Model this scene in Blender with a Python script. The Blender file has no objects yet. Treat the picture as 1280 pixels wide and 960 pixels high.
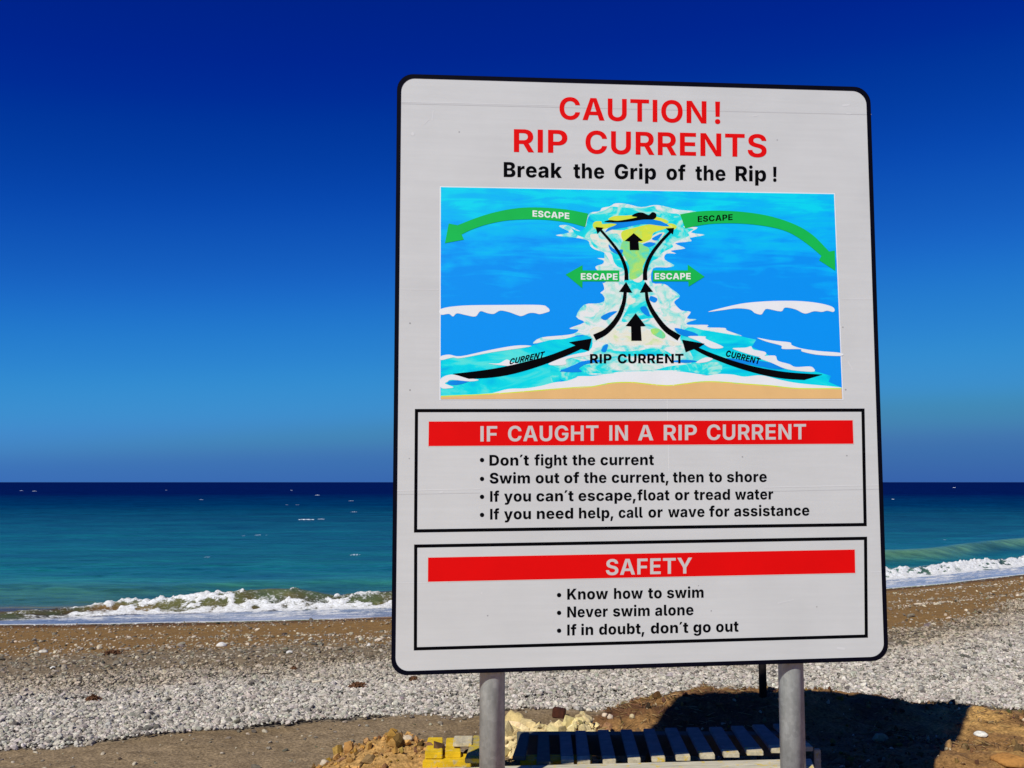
import bpy, math, random
import numpy as np
from mathutils import Vector, Matrix, Euler
from mathutils.geometry import delaunay_2d_cdt

random.seed(7)
RNG = np.random.default_rng(11)
SC = bpy.context.scene
COL = SC.collection
R = math.radians

# ------------------------------------------------------------------ camera
EYE = Vector((0.0, 0.0, 1.6))
FPX, PW, PH = 1244.0, 1280.0, 960.0            # focal length in photo pixels
PITCH = math.atan(122.5 / FPX)
cam_d = bpy.data.cameras.new('camera')
cam_d.sensor_width = 36.0
cam_d.lens = 36.0 * FPX / PW
cam_d.clip_start = 0.05
cam_d.clip_end = 60000
cam = bpy.data.objects.new('camera', cam_d)
COL.objects.link(cam)
cam.location = EYE
cam.rotation_euler = (math.pi / 2 + PITCH, 0, 0)
SC.camera = cam

# ------------------------------------------------------------------ sky, sun, exposure
SUN = Vector((-1.67, -2.92, 3.30)).normalized()   # towards the sun: behind us, to the left
ELEV = math.asin(SUN.z)
AZI = math.atan2(SUN.x, SUN.y)
w = bpy.data.worlds.new('World')
SC.world = w
w.use_nodes = True
nt = w.node_tree
nt.nodes.clear()
sky = nt.nodes.new('ShaderNodeTexSky')
sky.sky_type = 'NISHITA'
sky.sun_disc = False
sky.sun_elevation = ELEV
sky.sun_rotation = AZI
sky.altitude = 0
sky.air_density = 0.4
sky.dust_density = 0.0
sky.ozone_density = 6.0
# vivid grade of a clean sky, its unseen zenith lifted for less blue ambient light: a channel curve on the sky's own light
def vmul(k):
    o = nt.nodes.new('ShaderNodeVectorMath'); o.operation = 'SCALE'
    o.inputs['Scale'].default_value = k
    return o
pre, post_ = vmul(0.05), vmul(10.0)
cur = nt.nodes.new('ShaderNodeRGBCurve')
def set_curve(k, pts):
    c = cur.mapping.curves[k].points
    while len(c) < len(pts): c.new(0.5, 0.5)
    for p_, xy in zip(c, pts): p_.location = xy
set_curve(0, [(0, 0.035), (0.011, 0.012), (0.0165, 0.0), (0.026, 0.0005), (0.038, 0.006), (0.066, 0.024), (0.10, 0.045), (0.14, 0.056), (0.21, 0.046), (1, 0.03)])
set_curve(1, [(0, 0.06), (0.026, 0.026), (0.036, 0.016), (0.053, 0.041), (0.077, 0.100), (0.13, 0.225), (0.18, 0.272), (0.24, 0.245), (0.33, 0.165), (1, 0.14)])
set_curve(2, [(0, 0.04), (0.070, 0.150), (0.088, 0.232), (0.124, 0.34), (0.172, 0.49), (0.255, 0.62), (0.36, 0.62), (0.45, 0.46), (1, 0.42)])
cur.mapping.update()
bg = nt.nodes.new('ShaderNodeBackground')
bg.inputs['Strength'].default_value = 0.1
wo = nt.nodes.new('ShaderNodeOutputWorld')
nt.links.new(sky.outputs[0], pre.inputs[0])
nt.links.new(pre.outputs[0], cur.inputs['Color'])
nt.links.new(cur.outputs[0], post_.inputs[0])
nt.links.new(post_.outputs[0], bg.inputs['Color'])
nt.links.new(bg.outputs[0], wo.inputs['Surface'])

sun_d = bpy.data.lights.new('sun', 'SUN')
sun_d.energy = 4.6
sun_d.angle = R(0.5)
sun_d.color = (1.0, 0.970, 0.88)
sun_o = bpy.data.objects.new('sun', sun_d)
COL.objects.link(sun_o)
sun_o.location = SUN * 60
sun_o.rotation_euler = SUN.to_track_quat('Z', 'Y').to_euler()

SC.view_settings.view_transform = 'Standard'
SC.view_settings.look = 'None'
SC.view_settings.exposure = 0.0
SC.view_settings.gamma = 1.0
SC.view_settings.use_curve_mapping = False
SC.cycles.max_bounces = 6
SC.cycles.diffuse_bounces = 3

# ------------------------------------------------------------------ helpers
def srgb(r, g, b):
    f = lambda c: c / 12.92 if c <= 0.04045 else ((c + 0.055) / 1.055) ** 2.4
    return (f(r / 255), f(g / 255), f(b / 255), 1.0)

def tag(o, label=None, cat=None, group=None, kind=None):
    if label: o['label'] = label
    if cat: o['category'] = cat
    if group: o['group'] = group
    if kind: o['kind'] = kind
    return o

def empty(name, loc=(0, 0, 0)):
    o = bpy.data.objects.new(name, None)
    o.empty_display_size = 0.1
    o.location = loc
    COL.objects.link(o)
    return o

def link(name, me, mat=None, parent=None):
    o = bpy.data.objects.new(name, me)
    COL.objects.link(o)
    if mat is not None and not len(me.materials):
        me.materials.append(mat)
    if parent is not None:
        o.parent = parent
        # meshes are written in world space: undo the chain of parents
        m = Matrix.Identity(4)
        p = parent
        while p is not None:
            m = Matrix.Translation(p.location) @ m
            p = p.parent
        o.location = -(m.translation) if parent.type == 'EMPTY' else (0, 0, 0)
    return o

def mesh(name, verts, faces, smooth=False):
    me = bpy.data.meshes.new(name)
    me.from_pydata([tuple(v) for v in verts], [], [tuple(f) for f in faces])
    if smooth:
        me.polygons.foreach_set('use_smooth', [True] * len(me.polygons))
    me.update()
    return me

def grid_mesh(name, P, smooth=True):
    """P: (n, m, 3) array of points"""
    n, m = P.shape[:2]
    me = bpy.data.meshes.new(name)
    i = np.arange(n * m).reshape(n, m)
    q = np.stack([i[:-1, :-1], i[:-1, 1:], i[1:, 1:], i[1:, :-1]], -1).reshape(-1, 4)
    me.vertices.add(n * m)
    me.vertices.foreach_set('co', P.reshape(-1).astype(np.float32))
    me.loops.add(q.size)
    me.loops.foreach_set('vertex_index', q.reshape(-1).astype(np.int32))
    me.polygons.add(len(q))
    me.polygons.foreach_set('loop_start', np.arange(0, q.size, 4, dtype=np.int32))
    me.update(calc_edges=True)
    if smooth:
        me.polygons.foreach_set('use_smooth', np.ones(len(q), dtype=bool))
    me.validate()
    return me

def set_color(me, name, C):
    a = me.attributes.new(name, 'FLOAT_COLOR', 'POINT')
    C = np.asarray(C, np.float32).reshape(-1, 3)
    a.data.foreach_set('color', np.concatenate([C, np.ones((len(C), 1), np.float32)], 1).reshape(-1))

def set_float(me, name, V):
    a = me.attributes.new(name, 'FLOAT', 'POINT')
    a.data.foreach_set('value', np.asarray(V, np.float32).reshape(-1))

def set_vec(me, name, V):
    a = me.attributes.new(name, 'FLOAT_VECTOR', 'POINT')
    a.data.foreach_set('vector', np.asarray(V, np.float32).reshape(-1))

def _hash(i, j, seed):
    h = (i.astype(np.int64) * 374761393 + j.astype(np.int64) * 668265263 + seed * 974634777) & 0x7fffffff
    h = ((h ^ (h >> 13)) * 1274126177) & 0x7fffffff
    h = (h ^ (h >> 16)) & 0xffff
    return h / 65535.0

def vnoise(x, y, seed=0):
    xi, yi = np.floor(x), np.floor(y)
    fx, fy = x - xi, y - yi
    fx = fx * fx * (3 - 2 * fx); fy = fy * fy * (3 - 2 * fy)
    xi = xi.astype(np.int64); yi = yi.astype(np.int64)
    a = _hash(xi, yi, seed); b = _hash(xi + 1, yi, seed)
    c = _hash(xi, yi + 1, seed); d = _hash(xi + 1, yi + 1, seed)
    return (a + (b - a) * fx) * (1 - fy) + (c + (d - c) * fx) * fy

def fbm(x, y, oct=4, seed=0):
    """about -1 .. 1"""
    t, a, n = 0, 1.0, 0
    for k in range(oct):
        t = t + a * (vnoise(x * 2 ** k + 13.7 * k, y * 2 ** k - 7.3 * k, seed + k) * 2 - 1)
        n += a; a *= 0.5
    return t / n * 1.6

def sstep(a, b, x):
    t = np.clip((x - a) / (b - a), 0, 1)
    return t * t * (3 - 2 * t)

def mixc(A, B, t):
    return A + (np.asarray(B) - A) * t[..., None]

class Mat:
    """small wrapper for node materials"""
    def __init__(s, name, rough=0.6, spec=0.3, metal=0.0):
        s.m = bpy.data.materials.new(name)
        s.m.use_nodes = True
        s.t = s.m.node_tree
        s.b = s.t.nodes['Principled BSDF']
        s.b.inputs['Roughness'].default_value = rough
        s.b.inputs['Specular IOR Level'].default_value = spec
        s.b.inputs['Metallic'].default_value = metal
    def n(s, typ, **kw):
        o = s.t.nodes.new(typ)
        for k, v in kw.items():
            if k.startswith('i_'):
                key = k[2:]
                o.inputs[int(key) if key.isdigit() else key.replace('_', ' ')].default_value = v
            else:
                setattr(o, k, v)
        return o
    def l(s, a, b): s.t.links.new(a, b)
    def pos(s, scale=(1, 1, 1)):
        g = s.n('ShaderNodeNewGeometry')
        mp = s.n('ShaderNodeMapping')
        mp.inputs['Scale'].default_value = scale
        s.l(g.outputs['Position'], mp.inputs['Vector'])
        return mp.outputs[0]
    def obj(s, scale=(1, 1, 1)):
        g = s.n('ShaderNodeTexCoord')
        mp = s.n('ShaderNodeMapping')
        mp.inputs['Scale'].default_value = scale
        s.l(g.outputs['Object'], mp.inputs['Vector'])
        return mp.outputs[0]
    def noise(s, vec, scale, detail=4, rough=0.55, dist=0.0):
        o = s.n('ShaderNodeTexNoise')
        o.inputs['Scale'].default_value = scale
        o.inputs['Detail'].default_value = detail
        o.inputs['Roughness'].default_value = rough
        o.inputs['Distortion'].default_value = dist
        s.l(vec, o.inputs['Vector'])
        return o.outputs['Fac']
    def voro(s, vec, scale, feature='F1', out='Distance'):
        o = s.n('ShaderNodeTexVoronoi')
        o.feature = feature
        o.inputs['Scale'].default_value = scale
        s.l(vec, o.inputs['Vector'])
        return o.outputs[out]
    def ramp(s, fac, stops):
        o = s.n('ShaderNodeValToRGB')
        e = o.color_ramp.elements
        while len(e) < len(stops): e.new(0.5)
        for k, (p, c) in enumerate(stops):
            e[k].position = p
            e[k].color = c if len(c) == 4 else (*c, 1)
        s.l(fac, o.inputs['Fac'])
        return o.outputs['Color']
    def mix(s, fac, a, b, mode='MIX'):
        o = s.n('ShaderNodeMix', data_type='RGBA', blend_type=mode)
        for sock, v in ((o.inputs[0], fac), (o.inputs[6], a), (o.inputs[7], b)):
            if hasattr(v, 'links'): s.l(v, sock)
            else: sock.default_value = v
        return o.outputs[2]
    def math(s, op, a, b=0.5):
        o = s.n('ShaderNodeMath', operation=op)
        for sock, v in ((o.inputs[0], a), (o.inputs[1], b)):
            if hasattr(v, 'links'): s.l(v, sock)
            else: sock.default_value = v
        return o.outputs[0]
    def attr(s, name, typ='GEOMETRY'):
        o = s.n('ShaderNodeAttribute')
        o.attribute_type = typ
        o.attribute_name = name
        return o
    def color(s, v):
        if hasattr(v, 'links'): s.l(v, s.b.inputs['Base Color'])
        else: s.b.inputs['Base Color'].default_value = v
        return s
    def bump(s, h, strength=0.3, dist=0.02, prev=None):
        o = s.n('ShaderNodeBump')
        o.inputs['Strength'].default_value = strength
        o.inputs['Distance'].default_value = dist
        s.l(h, o.inputs['Height'])
        if prev is not None: s.l(prev, o.inputs['Normal'])
        s.l(o.outputs[0], s.b.inputs['Normal'])
        return o.outputs[0]

def plain(name, col, rough=0.5, spec=0.3, var=0.08, vscale=9.0):
    """a paint or plastic with slight uneven wear"""
    M = Mat(name, rough, spec)
    f = M.noise(M.pos(), vscale, 5)
    d = tuple(c * (1 - var) for c in col[:3]) + (1,)
    u = tuple(min(1, c * (1 + var)) for c in col[:3]) + (1,)
    M.color(M.ramp(f, [(0.3, d), (0.7, u)]))
    return M.m

# ------------------------------------------------------------------ terrain functions
SEA = -1.2
def shore(X):
    Xc = np.clip(X, -11.0, 30.0)
    y = 21.8 + 0.34 * Xc + 0.0145 * Xc ** 2
    return y + (X - Xc) * np.where(X > 0, 1.21, 0.02)

def ground_base(X, Y):
    s = shore(X) - Y
    t = np.clip(s / 14.0, 0, 1)
    z = SEA * (1 - t) ** 1.08
    z = np.where(s < 0, np.maximum(SEA + 0.11 * s, -4.0), z)
    # small berm where the sea has thrown the pebbles up
    z = z + 0.05 * np.exp(-((s - 8.2) / 1.6) ** 2) + 0.03 * np.exp(-((s - 3.2) / 0.7) ** 2)
    return z

def mound_mask(X, Y):
    """dirt mound with the pallet on top, running out to the right"""
    wob = 0.16 * fbm(X * 1.7, Y * 1.7, 3, 41)
    far = np.interp(X, [-1.7, -0.9, -0.3, 0.30, 0.45, 0.55, 0.72, 0.95, 1.3, 2.6, 3.3, 4.2, 6, 9], [4.3, 5.2, 5.62, 6.0, 6.6, 6.95, 7.2, 7.4, 7.45, 7.45, 7.2, 6.95, 6.6, 5.0])
    return sstep(0.10, -0.22, Y + wob * 0.7 - far)

def ground(X, Y):
    X = np.asarray(X, float); Y = np.asarray(Y, float)
    z = ground_base(X, Y)
    m = mound_mask(X, Y)
    # shoulder of the mound
    r = ((X - 0.35) / 1.35) ** 2 + ((Y - 4.75) / 0.80) ** 2
    hump = 0.25 * np.exp(-r ** 1.2)
    crest = 0.19 * np.exp(-((X - 1.62) / 1.0) ** 2 - ((Y - 7.05) / 0.42) ** 2) + 0.25 * np.exp(-((X - 0.22) / 0.34) ** 2 - ((Y - 6.20) / 0.28) ** 2) + 0.04 * np.exp(-((X - 3.1) / 0.7) ** 2 - ((Y - 7.1) / 0.5) ** 2)
    lft = 0.20 * np.exp(-((X + 0.66) / 0.42) ** 2 - ((Y - 5.0) / 0.40) ** 2)
    rght = 0.10 * np.exp(-((X - 2.6) / 0.7) ** 2 - ((Y - 5.6) / 0.6) ** 2)
    z = z + hump + crest * (0.4 + 0.6 * m) + lft + rght
    near = sstep(16, 4, Y)
    rough = m * (0.030 * fbm(X * 3.1, Y * 3.1, 4, 5) + 0.018 * fbm(X * 14, Y * 14, 3, 15))
    z = z + near * rough + 0.020 * fbm(X * 0.7, Y * 0.7, 3, 3) * sstep(0.2, 3, shore(X) - Y)
    z = z + 0.006 * fbm(X * 5, Y * 5, 3, 23) * near
    return z

def gz(x, y): return float(ground(np.array([x]), np.array([y]))[0])

def pebble_low(X): return np.interp(X, [-9, -3, -2.4, -1.65, -0.8, 0.1, 2.6, 3.2, 3.6, 4.6, 9], [4.7, 6.1, 6.4, 6.7, 7.05, 7.1, 7.2, 7.3, 7.1, 6.9, 6.4])
def pebble_up(X): return np.interp(X, [-12, -4.6, -3.4, -2, -1.3, 1.5, 3.9, 5.4, 7.6, 8, 14, 24], [7.5, 9.2, 9.7, 10.3, 10.4, 10.2, 10.5, 12.2, 15.0, 15.7, 22, 31])
def ochre_from(X): return pebble_up(X) + np.interp(X, [-4, 0, 4, 8], [2.7, 2.0, 0.7, 0.6])

def pixel_ray(px, py):
    x = (px - PW / 2) / FPX; y = -(py - PH / 2) / FPX
    c, s = math.cos(PITCH), math.sin(PITCH)
    return Vector((x, c - y * s, s + y * c))
def on_ground(px, py):
    """where a spot of the photographed beach lies"""
    d = pixel_ray(px, py)
    t = np.arange(3.0, 40.0, 0.01)
    k = int(np.argmax(EYE.z + d.z * t <= ground(d.x * t, d.y * t)))
    return EYE + d * float(t[k])

# ------------------------------------------------------------------ beach
xs = np.concatenate([-np.geomspace(4.2, 70, 110)[::-1], np.arange(-4.18, 5.2, 0.022), np.geomspace(5.2, 90, 130)])
ys = np.concatenate([np.linspace(-25, 2.9, 26)[:-1], np.arange(2.9, 8.6, 0.022), np.geomspace(8.6, 34, 200)[1:], np.geomspace(34, 120, 20)[1:]])
GX, GY = np.meshgrid(xs, ys)
GZ = ground(GX, GY)
beach_me = grid_mesh('beach', np.stack([GX, GY, GZ], -1))
s_ = shore(GX) - GY
C = np.zeros(GX.shape + (3,)) + np.array([0.235, 0.170, 0.095])            # dry sand, foreground
C = mixc(C, [0.175, 0.122, 0.062], sstep(-0.1, 0.6, fbm(GX * 1.1, GY * 2.2, 4, 61)) * 0.7)
peb = sstep(-0.10, 0.10, GY + 0.12 * fbm(GX * 3, GY * 3, 3, 8) - pebble_low(GX))
C = mixc(C, [0.15, 0.135, 0.112], peb)                                       # bed of the pebbles
grv = sstep(-1.5, 0.9, GY + 0.5 * fbm(GX * 1.2, GY * 1.2, 3, 9) - pebble_up(GX))
C = mixc(C, [0.200, 0.150, 0.088], grv)                                       # brown gravel
ora = sstep(-0.7, 0.7, GY + 0.5 * fbm(GX * 0.5, GY * 0.9, 3, 10) - ochre_from(GX))
C = mixc(C, [0.225, 0.128, 0.038], ora)                                      # ochre sand
C = mixc(C, [0.115, 0.052, 0.016], sstep(1.6, 0.4, s_ + 0.25 * fbm(GX * 0.9, GY * 0.9, 3, 12)))  # wet edge
mm = mound_mask(GX, GY)
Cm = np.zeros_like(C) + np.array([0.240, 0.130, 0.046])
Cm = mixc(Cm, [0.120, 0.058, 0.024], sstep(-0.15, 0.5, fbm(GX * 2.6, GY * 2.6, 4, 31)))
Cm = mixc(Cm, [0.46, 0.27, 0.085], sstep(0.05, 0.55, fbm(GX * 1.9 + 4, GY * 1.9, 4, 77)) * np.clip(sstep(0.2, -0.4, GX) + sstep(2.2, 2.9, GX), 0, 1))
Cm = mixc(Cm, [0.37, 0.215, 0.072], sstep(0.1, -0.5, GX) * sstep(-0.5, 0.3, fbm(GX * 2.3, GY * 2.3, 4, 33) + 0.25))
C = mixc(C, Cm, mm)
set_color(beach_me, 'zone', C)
set_float(beach_me, 'wet', sstep(1.4, 0.3, s_))
M = Mat('beach_ground', 0.9, 0.15)
z = M.attr('zone').outputs['Color']
p = M.pos()
f1 = M.noise(p, 55, 6, 0.65)
f2 = M.noise(p, 9, 5, 0.6)
c = M.mix(1.0, z, M.ramp(f1, [(0.28, (0.42, 0.40, 0.38)), (0.5, (1, 1, 1)), (0.72, (1.75, 1.75, 1.8))]), 'MULTIPLY')
c = M.mix(1.0, c, M.ramp(f2, [(0.3, (0.72, 0.70, 0.68)), (0.7, (1.25, 1.25, 1.25))]), 'MULTIPLY')
M.color(c)
b1 = M.bump(f1, 0.6, 0.008)
b2 = M.bump(M.voro(p, 60), 0.4, 0.008, b1)
beach = tag(link('beach', beach_me, M.m), kind='structure')

# ------------------------------------------------------------------ sea: near strip with breaking wave, and open water to the horizon
def water_col(d, s):
    """colour of the water body: sandy shallows to deep blue"""
    L = lambda v: [srgb(*c)[k] for c in v for k in range(3)]
    stops = np.array([24, 28, 32, 44, 75, 120, 180, 240, 9000.0])
    cols = np.array([srgb(66, 112, 84)[:3], srgb(34, 108, 98)[:3], srgb(14, 95, 92)[:3], srgb(5, 82, 90)[:3], srgb(2, 66, 88)[:3],
                     srgb(0, 50, 92)[:3], srgb(0, 40, 88)[:3], srgb(2, 24, 80)[:3], srgb(3, 16, 74)[:3]])
    return np.stack([np.interp(d, stops, cols[:, k]) for k in range(3)], -1)

sx = np.concatenate([np.linspace(-40, -17, 160)[:-1], np.arange(-17, 27, 0.036), np.linspace(27, 60, 200)])
ss = np.concatenate([np.arange(0.42, -5.2, -0.036), np.linspace(-5.2, -14, 90)[1:]])
SX, SS = np.meshgrid(sx, ss)
swash = 0.22 * fbm(SX * 0.35, SX * 0.0, 3, 51) + 0.10
wig = 0.30 * fbm(SX * 0.22 + 3, SX * 0, 3, 52)
left_w = sstep(-9.9, -8.3, SX) * sstep(10.5, 6.5, SX)
right_w = sstep(6.0, 9.5, SX)
sect = 0.72 + 0.42 * fbm(SX * 0.55, SX * 0, 2, 58)
A = 0.35 * left_w * sect + 0.21 * right_w + 0.10 * (1 - left_w) * (1 - right_w)
cs = -2.25 + wig * 0.6 - 0.25 * right_w + 0.75 * (1 - sstep(-10.5, -7.8, SX))
u = SS - cs
prof = np.where(u < 0, np.exp(-(u / 1.15) ** 2), np.exp(-(u / 0.34) ** 2))
H = A * prof
u2 = SS - (-7.2 + 0.5 * fbm(SX * 0.2, SX * 0, 2, 54))
H = H + (0.10 + 0.24 * right_w) * np.exp(-np.where(u2 < 0, u2 / 1.5, u2 / 0.9) ** 2)
H = H + 0.018 * fbm(SX * 1.3, SS * 2.0, 4, 55) * sstep(-0.6, -2.5, SS)
# foam: tumbling front, lacing down to the swash, streaks of the backwash
n1 = fbm(SX * 2.3, SS * 3.2, 5, 56)
n2 = fbm(SX * 0.9 + 5, SS * 1.4, 4, 57)
n3 = fbm(SX * 6.0, SS * 9.0, 4, 59)
front = sstep(-0.16, 0.06, u + 0.10 * n1) * sstep(1.0, 0.35, u + 0.28 * n1)
crest = np.exp(-((u + 0.05) / 0.16) ** 2) * sstep(-0.25, 0.25, n2 + 0.1)
holes = sstep(0.0, 0.35, 0.8 * n1 + 0.8 * n3 + 0.55 * n2 - 0.20 + 0.65 * right_w)
foot = np.exp(-((u - 0.62 - 0.12 * n2) / 0.20) ** 2) * sstep(-0.6, 0.0, n1 + 0.3)
act = np.clip(left_w * sect * 1.3 + right_w + 0.62 * sstep(-14, -9, SX), 0, 1)
foam = np.clip(front * (0.24 + 0.72 * holes) + crest * (0.55 + 0.5 * n3) + foot * (0.8 + 0.45 * n3), 0, 1) * act
edge = swash - SS                                       # distance from the water's edge
lip = 1.2 * np.exp(-((edge - 0.13) / 0.10) ** 2)
sheet = sstep(0.0, 0.25, edge) * sstep(0.2, -0.15, u - 0.95) * 0
foam = np.clip(foam + lip * sstep(-0.8, -0.1, n2 + 0.1), 0, 1)
lace = sstep(0.05, 1.0, edge) * sstep(0.5, 0.8, u) * (0.44 + 0.28 * n1 + 0.25 * n3)
foam = np.clip(np.maximum(foam, lace), 0, 1)
H = H + foam * front * act * (0.035 * n3 + 0.04 * n1 + 0.03)
H = H + crest * act * (0.05 * np.abs(n3) + 0.04 * np.maximum(fbm(SX * 9, SX * 0 + SS, 2, 63), 0))
SY = shore(SX) - SS
SZ = SEA + 0.010 + H
SZ = np.where(edge < 0.0, SEA - 0.25 + 0 * SZ, SZ)       # beyond the edge the sheet dips under the sand
SZ = np.where((edge >= 0) & (edge < 0.8), np.maximum(SZ, ground(SX, SY) + 0.012 + 0.01 * lip), SZ)
surf_me = grid_mesh('surf', np.stack([SX, SY, SZ], -1))
WC = water_col(SY - 2.0 * sstep(0, 12, SX), SS)
mud = sstep(-4.0, -1.6, SS + 0.6 * n2) * (1 - 0.45 * right_w)
WC = mixc(WC, mixc(np.zeros(WC.shape) + srgb(88, 62, 30)[:3], srgb(88, 88, 52)[:3], sstep(-0.3, 0.5, n2)), mud * 0.9)
WC = mixc(WC, srgb(84, 128, 96)[:3], right_w * np.exp(-((u2 - 0.35) / 0.8) ** 2) * 0.8)
WC = mixc(WC, srgb(128, 148, 178)[:3], sstep(0.62, 0.9, u) * sstep(-0.05, 0.3, edge) * 0.85)    # thin clear backwash
set_color(surf_me, 'water', WC)
set_float(surf_me, 'foam', foam)

def water_mat(name, far):
    M = Mat(name, 0.22, 0.03 if far else 0.14)
    M.b.inputs['IOR'].default_value = 1.333
    c = M.attr('water').outputs['Color']
    pa = M.pos((0.55, 1.6, 1))
    big = M.noise(M.pos((0.08, 0.24, 1)), 1.0, 5, 0.62)
    sm = M.noise(pa, 2.2, 6, 0.62, 0.6)
    c = M.mix(1.0, c, M.ramp(big, [(0.30, (0.50, 0.66, 0.84)), (0.70, (1.5, 1.3, 1.14))]), 'MULTIPLY')
    mid = M.noise(M.pos((0.34, 0.8, 1)), 1.0, 6, 0.68, 0.5)
    c = M.mix(1.0, c, M.ramp(mid, [(0.30, (0.40, 0.54, 0.66)), (0.70, (1.75, 1.52, 1.36))]), 'MULTIPLY')
    c = M.mix(1.0, c, M.ramp(sm, [(0.3, (0.62, 0.68, 0.74)), (0.72, (1.45, 1.38, 1.3))]), 'MULTIPLY')
    # far off only the steep sides of the ripples face us: hardly any mirror left
    g = M.n('ShaderNodeNewGeometry'); sp = M.n('ShaderNodeSeparateXYZ'); M.l(g.outputs['Position'], sp.inputs[0])
    mr = M.n('ShaderNodeMapRange'); M.l(sp.outputs[1], mr.inputs[0])
    mr.interpolation_type = 'SMOOTHSTEP'
    for q, v in ((1, 20), (2, 130), (3, 0.0), (4, 1.0)): mr.inputs[q].default_value = v
    M.b.inputs['Specular IOR Level'].default_value = 0.10
    if not far:
        fm = M.attr('foam').outputs['Fac']
        fine = M.noise(M.pos((1, 1.4, 1)), 11, 8, 0.78, 0.9)
        k = M.math('ADD', fm, M.math('MULTIPLY', M.math('SUBTRACT', fine, 0.5), 2.3))
        k = M.ramp(k, [(0.36, (0, 0, 0)), (0.70, (1, 1, 1))])
        fcol = M.ramp(M.noise(M.pos((1, 1.3, 1)), 19, 6, 0.7, 0.6), [(0.32, (0.34, 0.31, 0.25)), (0.46, (0.62, 0.62, 0.60)), (0.60, (0.76, 0.77, 0.78))])
        c = M.mix(k, c, fcol)
        rr = M.math('ADD', M.math('MULTIPLY', k, 0.6), 0.2)
        M.l(rr, M.b.inputs['Roughness'])
        b = M.bump(fine, 0.35, 0.03)
        M.bump(sm, 0.5, 0.06, b)
    else:
        b = M.bump(sm, 0.8, 0.12)
        M.bump(M.noise(M.pos((0.12, 0.5, 1)), 1.6, 4, 0.6), 0.7, 0.5, b)
    M.color(c)
    df = M.n('ShaderNodeBsdfDiffuse'); M.l(c, df.inputs['Color'])
    ms = M.n('ShaderNodeMixShader'); M.l(mr.outputs[0], ms.inputs[0])
    M.l(M.b.outputs[0], ms.inputs[1]); M.l(df.outputs[0], ms.inputs[2])
    M.l(ms.outputs[0], M.t.nodes['Material Output'].inputs['Surface'])
    return M.m
tag(link('surf', surf_me, water_mat('surf_water', False)), kind='structure')

rows = np.concatenate([[13.0], np.geomspace(14.0, 12000, 260)])
cols = np.concatenate([np.linspace(-1, 1, 161)])
ST, SR = np.meshgrid(cols, rows)
FX = 5 + ST * (30 + SR * 2.2)
FY = shore(np.clip(FX, -60, 60)) + SR
FZ = np.full_like(FX, SEA) + 0.012
FZ[0] = SEA - 0.1
FZ[:, :] += 0.05 * fbm(FX * 0.3, FY * 0.5, 3, 88) * sstep(15, 40, SR) * sstep(3000, 300, SR)
sea_me = grid_mesh('sea', np.stack([FX, FY, FZ], -1))
FC = water_col(np.hypot(FX * 0.55, FY), SR)
set_color(sea_me, 'water', FC)
tag(link('sea', sea_me, water_mat('sea_water', True)), kind='structure')

# whitecaps far out
wc_v, wc_f = [], []
def whitecap(px, py, wpx, hpx):
    d = (1.6 - SEA) * FPX / (py - 602.5)
    x0 = (px - 640) / FPX * d
    wd = wpx / FPX * d
    n = 18
    base = len(wc_v)
    for k in range(n + 1):
        t = k / n
        prof = math.sin(math.pi * t) ** 0.7 * (0.45 + 0.75 * random.random())
        hh = hpx / FPX * d * prof
        xx = x0 + (t - 0.5) * wd
        for (dy, zz) in ((-0.10 - hh * 1.2, 0.0), (-0.02 - 0.3 * hh, hh * 0.85), (0.10 + hh, hh), (0.3 + hh * 2, 0.0)):
            wc_v.append((xx, d + dy + 0.25 * math.sin(k * 1.3), SEA + zz))
    for k in range(n):
        for q in range(3):
            a = base + k * 4 + q
            wc_f.append((a, a + 4, a + 5, a + 1))
for a in [(384, 649, 22, 1.6), (403, 648.5, 8, 1.2), (326, 668.5, 13, 1.4), (336, 668.5, 7, 1.0), (443, 640, 10, 1.5), (440, 626, 7, 1.0), (254, 624.5, 4, 1.4), (398, 619, 6, 1.3),
          (360, 631, 4, 1), (373, 631, 6, .8), (30, 613.5, 4, 1), (46, 614, 6, .8), (446, 692.5, 14, 1.2), (308, 669, 4, 1), (453, 671, 8, .8), (264, 695, 9, .9), (366, 613, 3, 1),
          (1190, 609.5, 4, .8), (1113, 624, 3, .9), (1176, 674, 7, .7), (33, 740, 16, 1.5), (210, 613, 3, .8)]:
    whitecap(a[0], a[1], a[2], a[3] * 0.65)
tag(link('whitecaps', mesh('whitecaps', wc_v, wc_f), plain('sea_foam', (0.72, 0.78, 0.84), 0.8, 0.1)), 'small white foam crests scattered over the open blue sea', 'whitecaps', kind='stuff')

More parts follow.
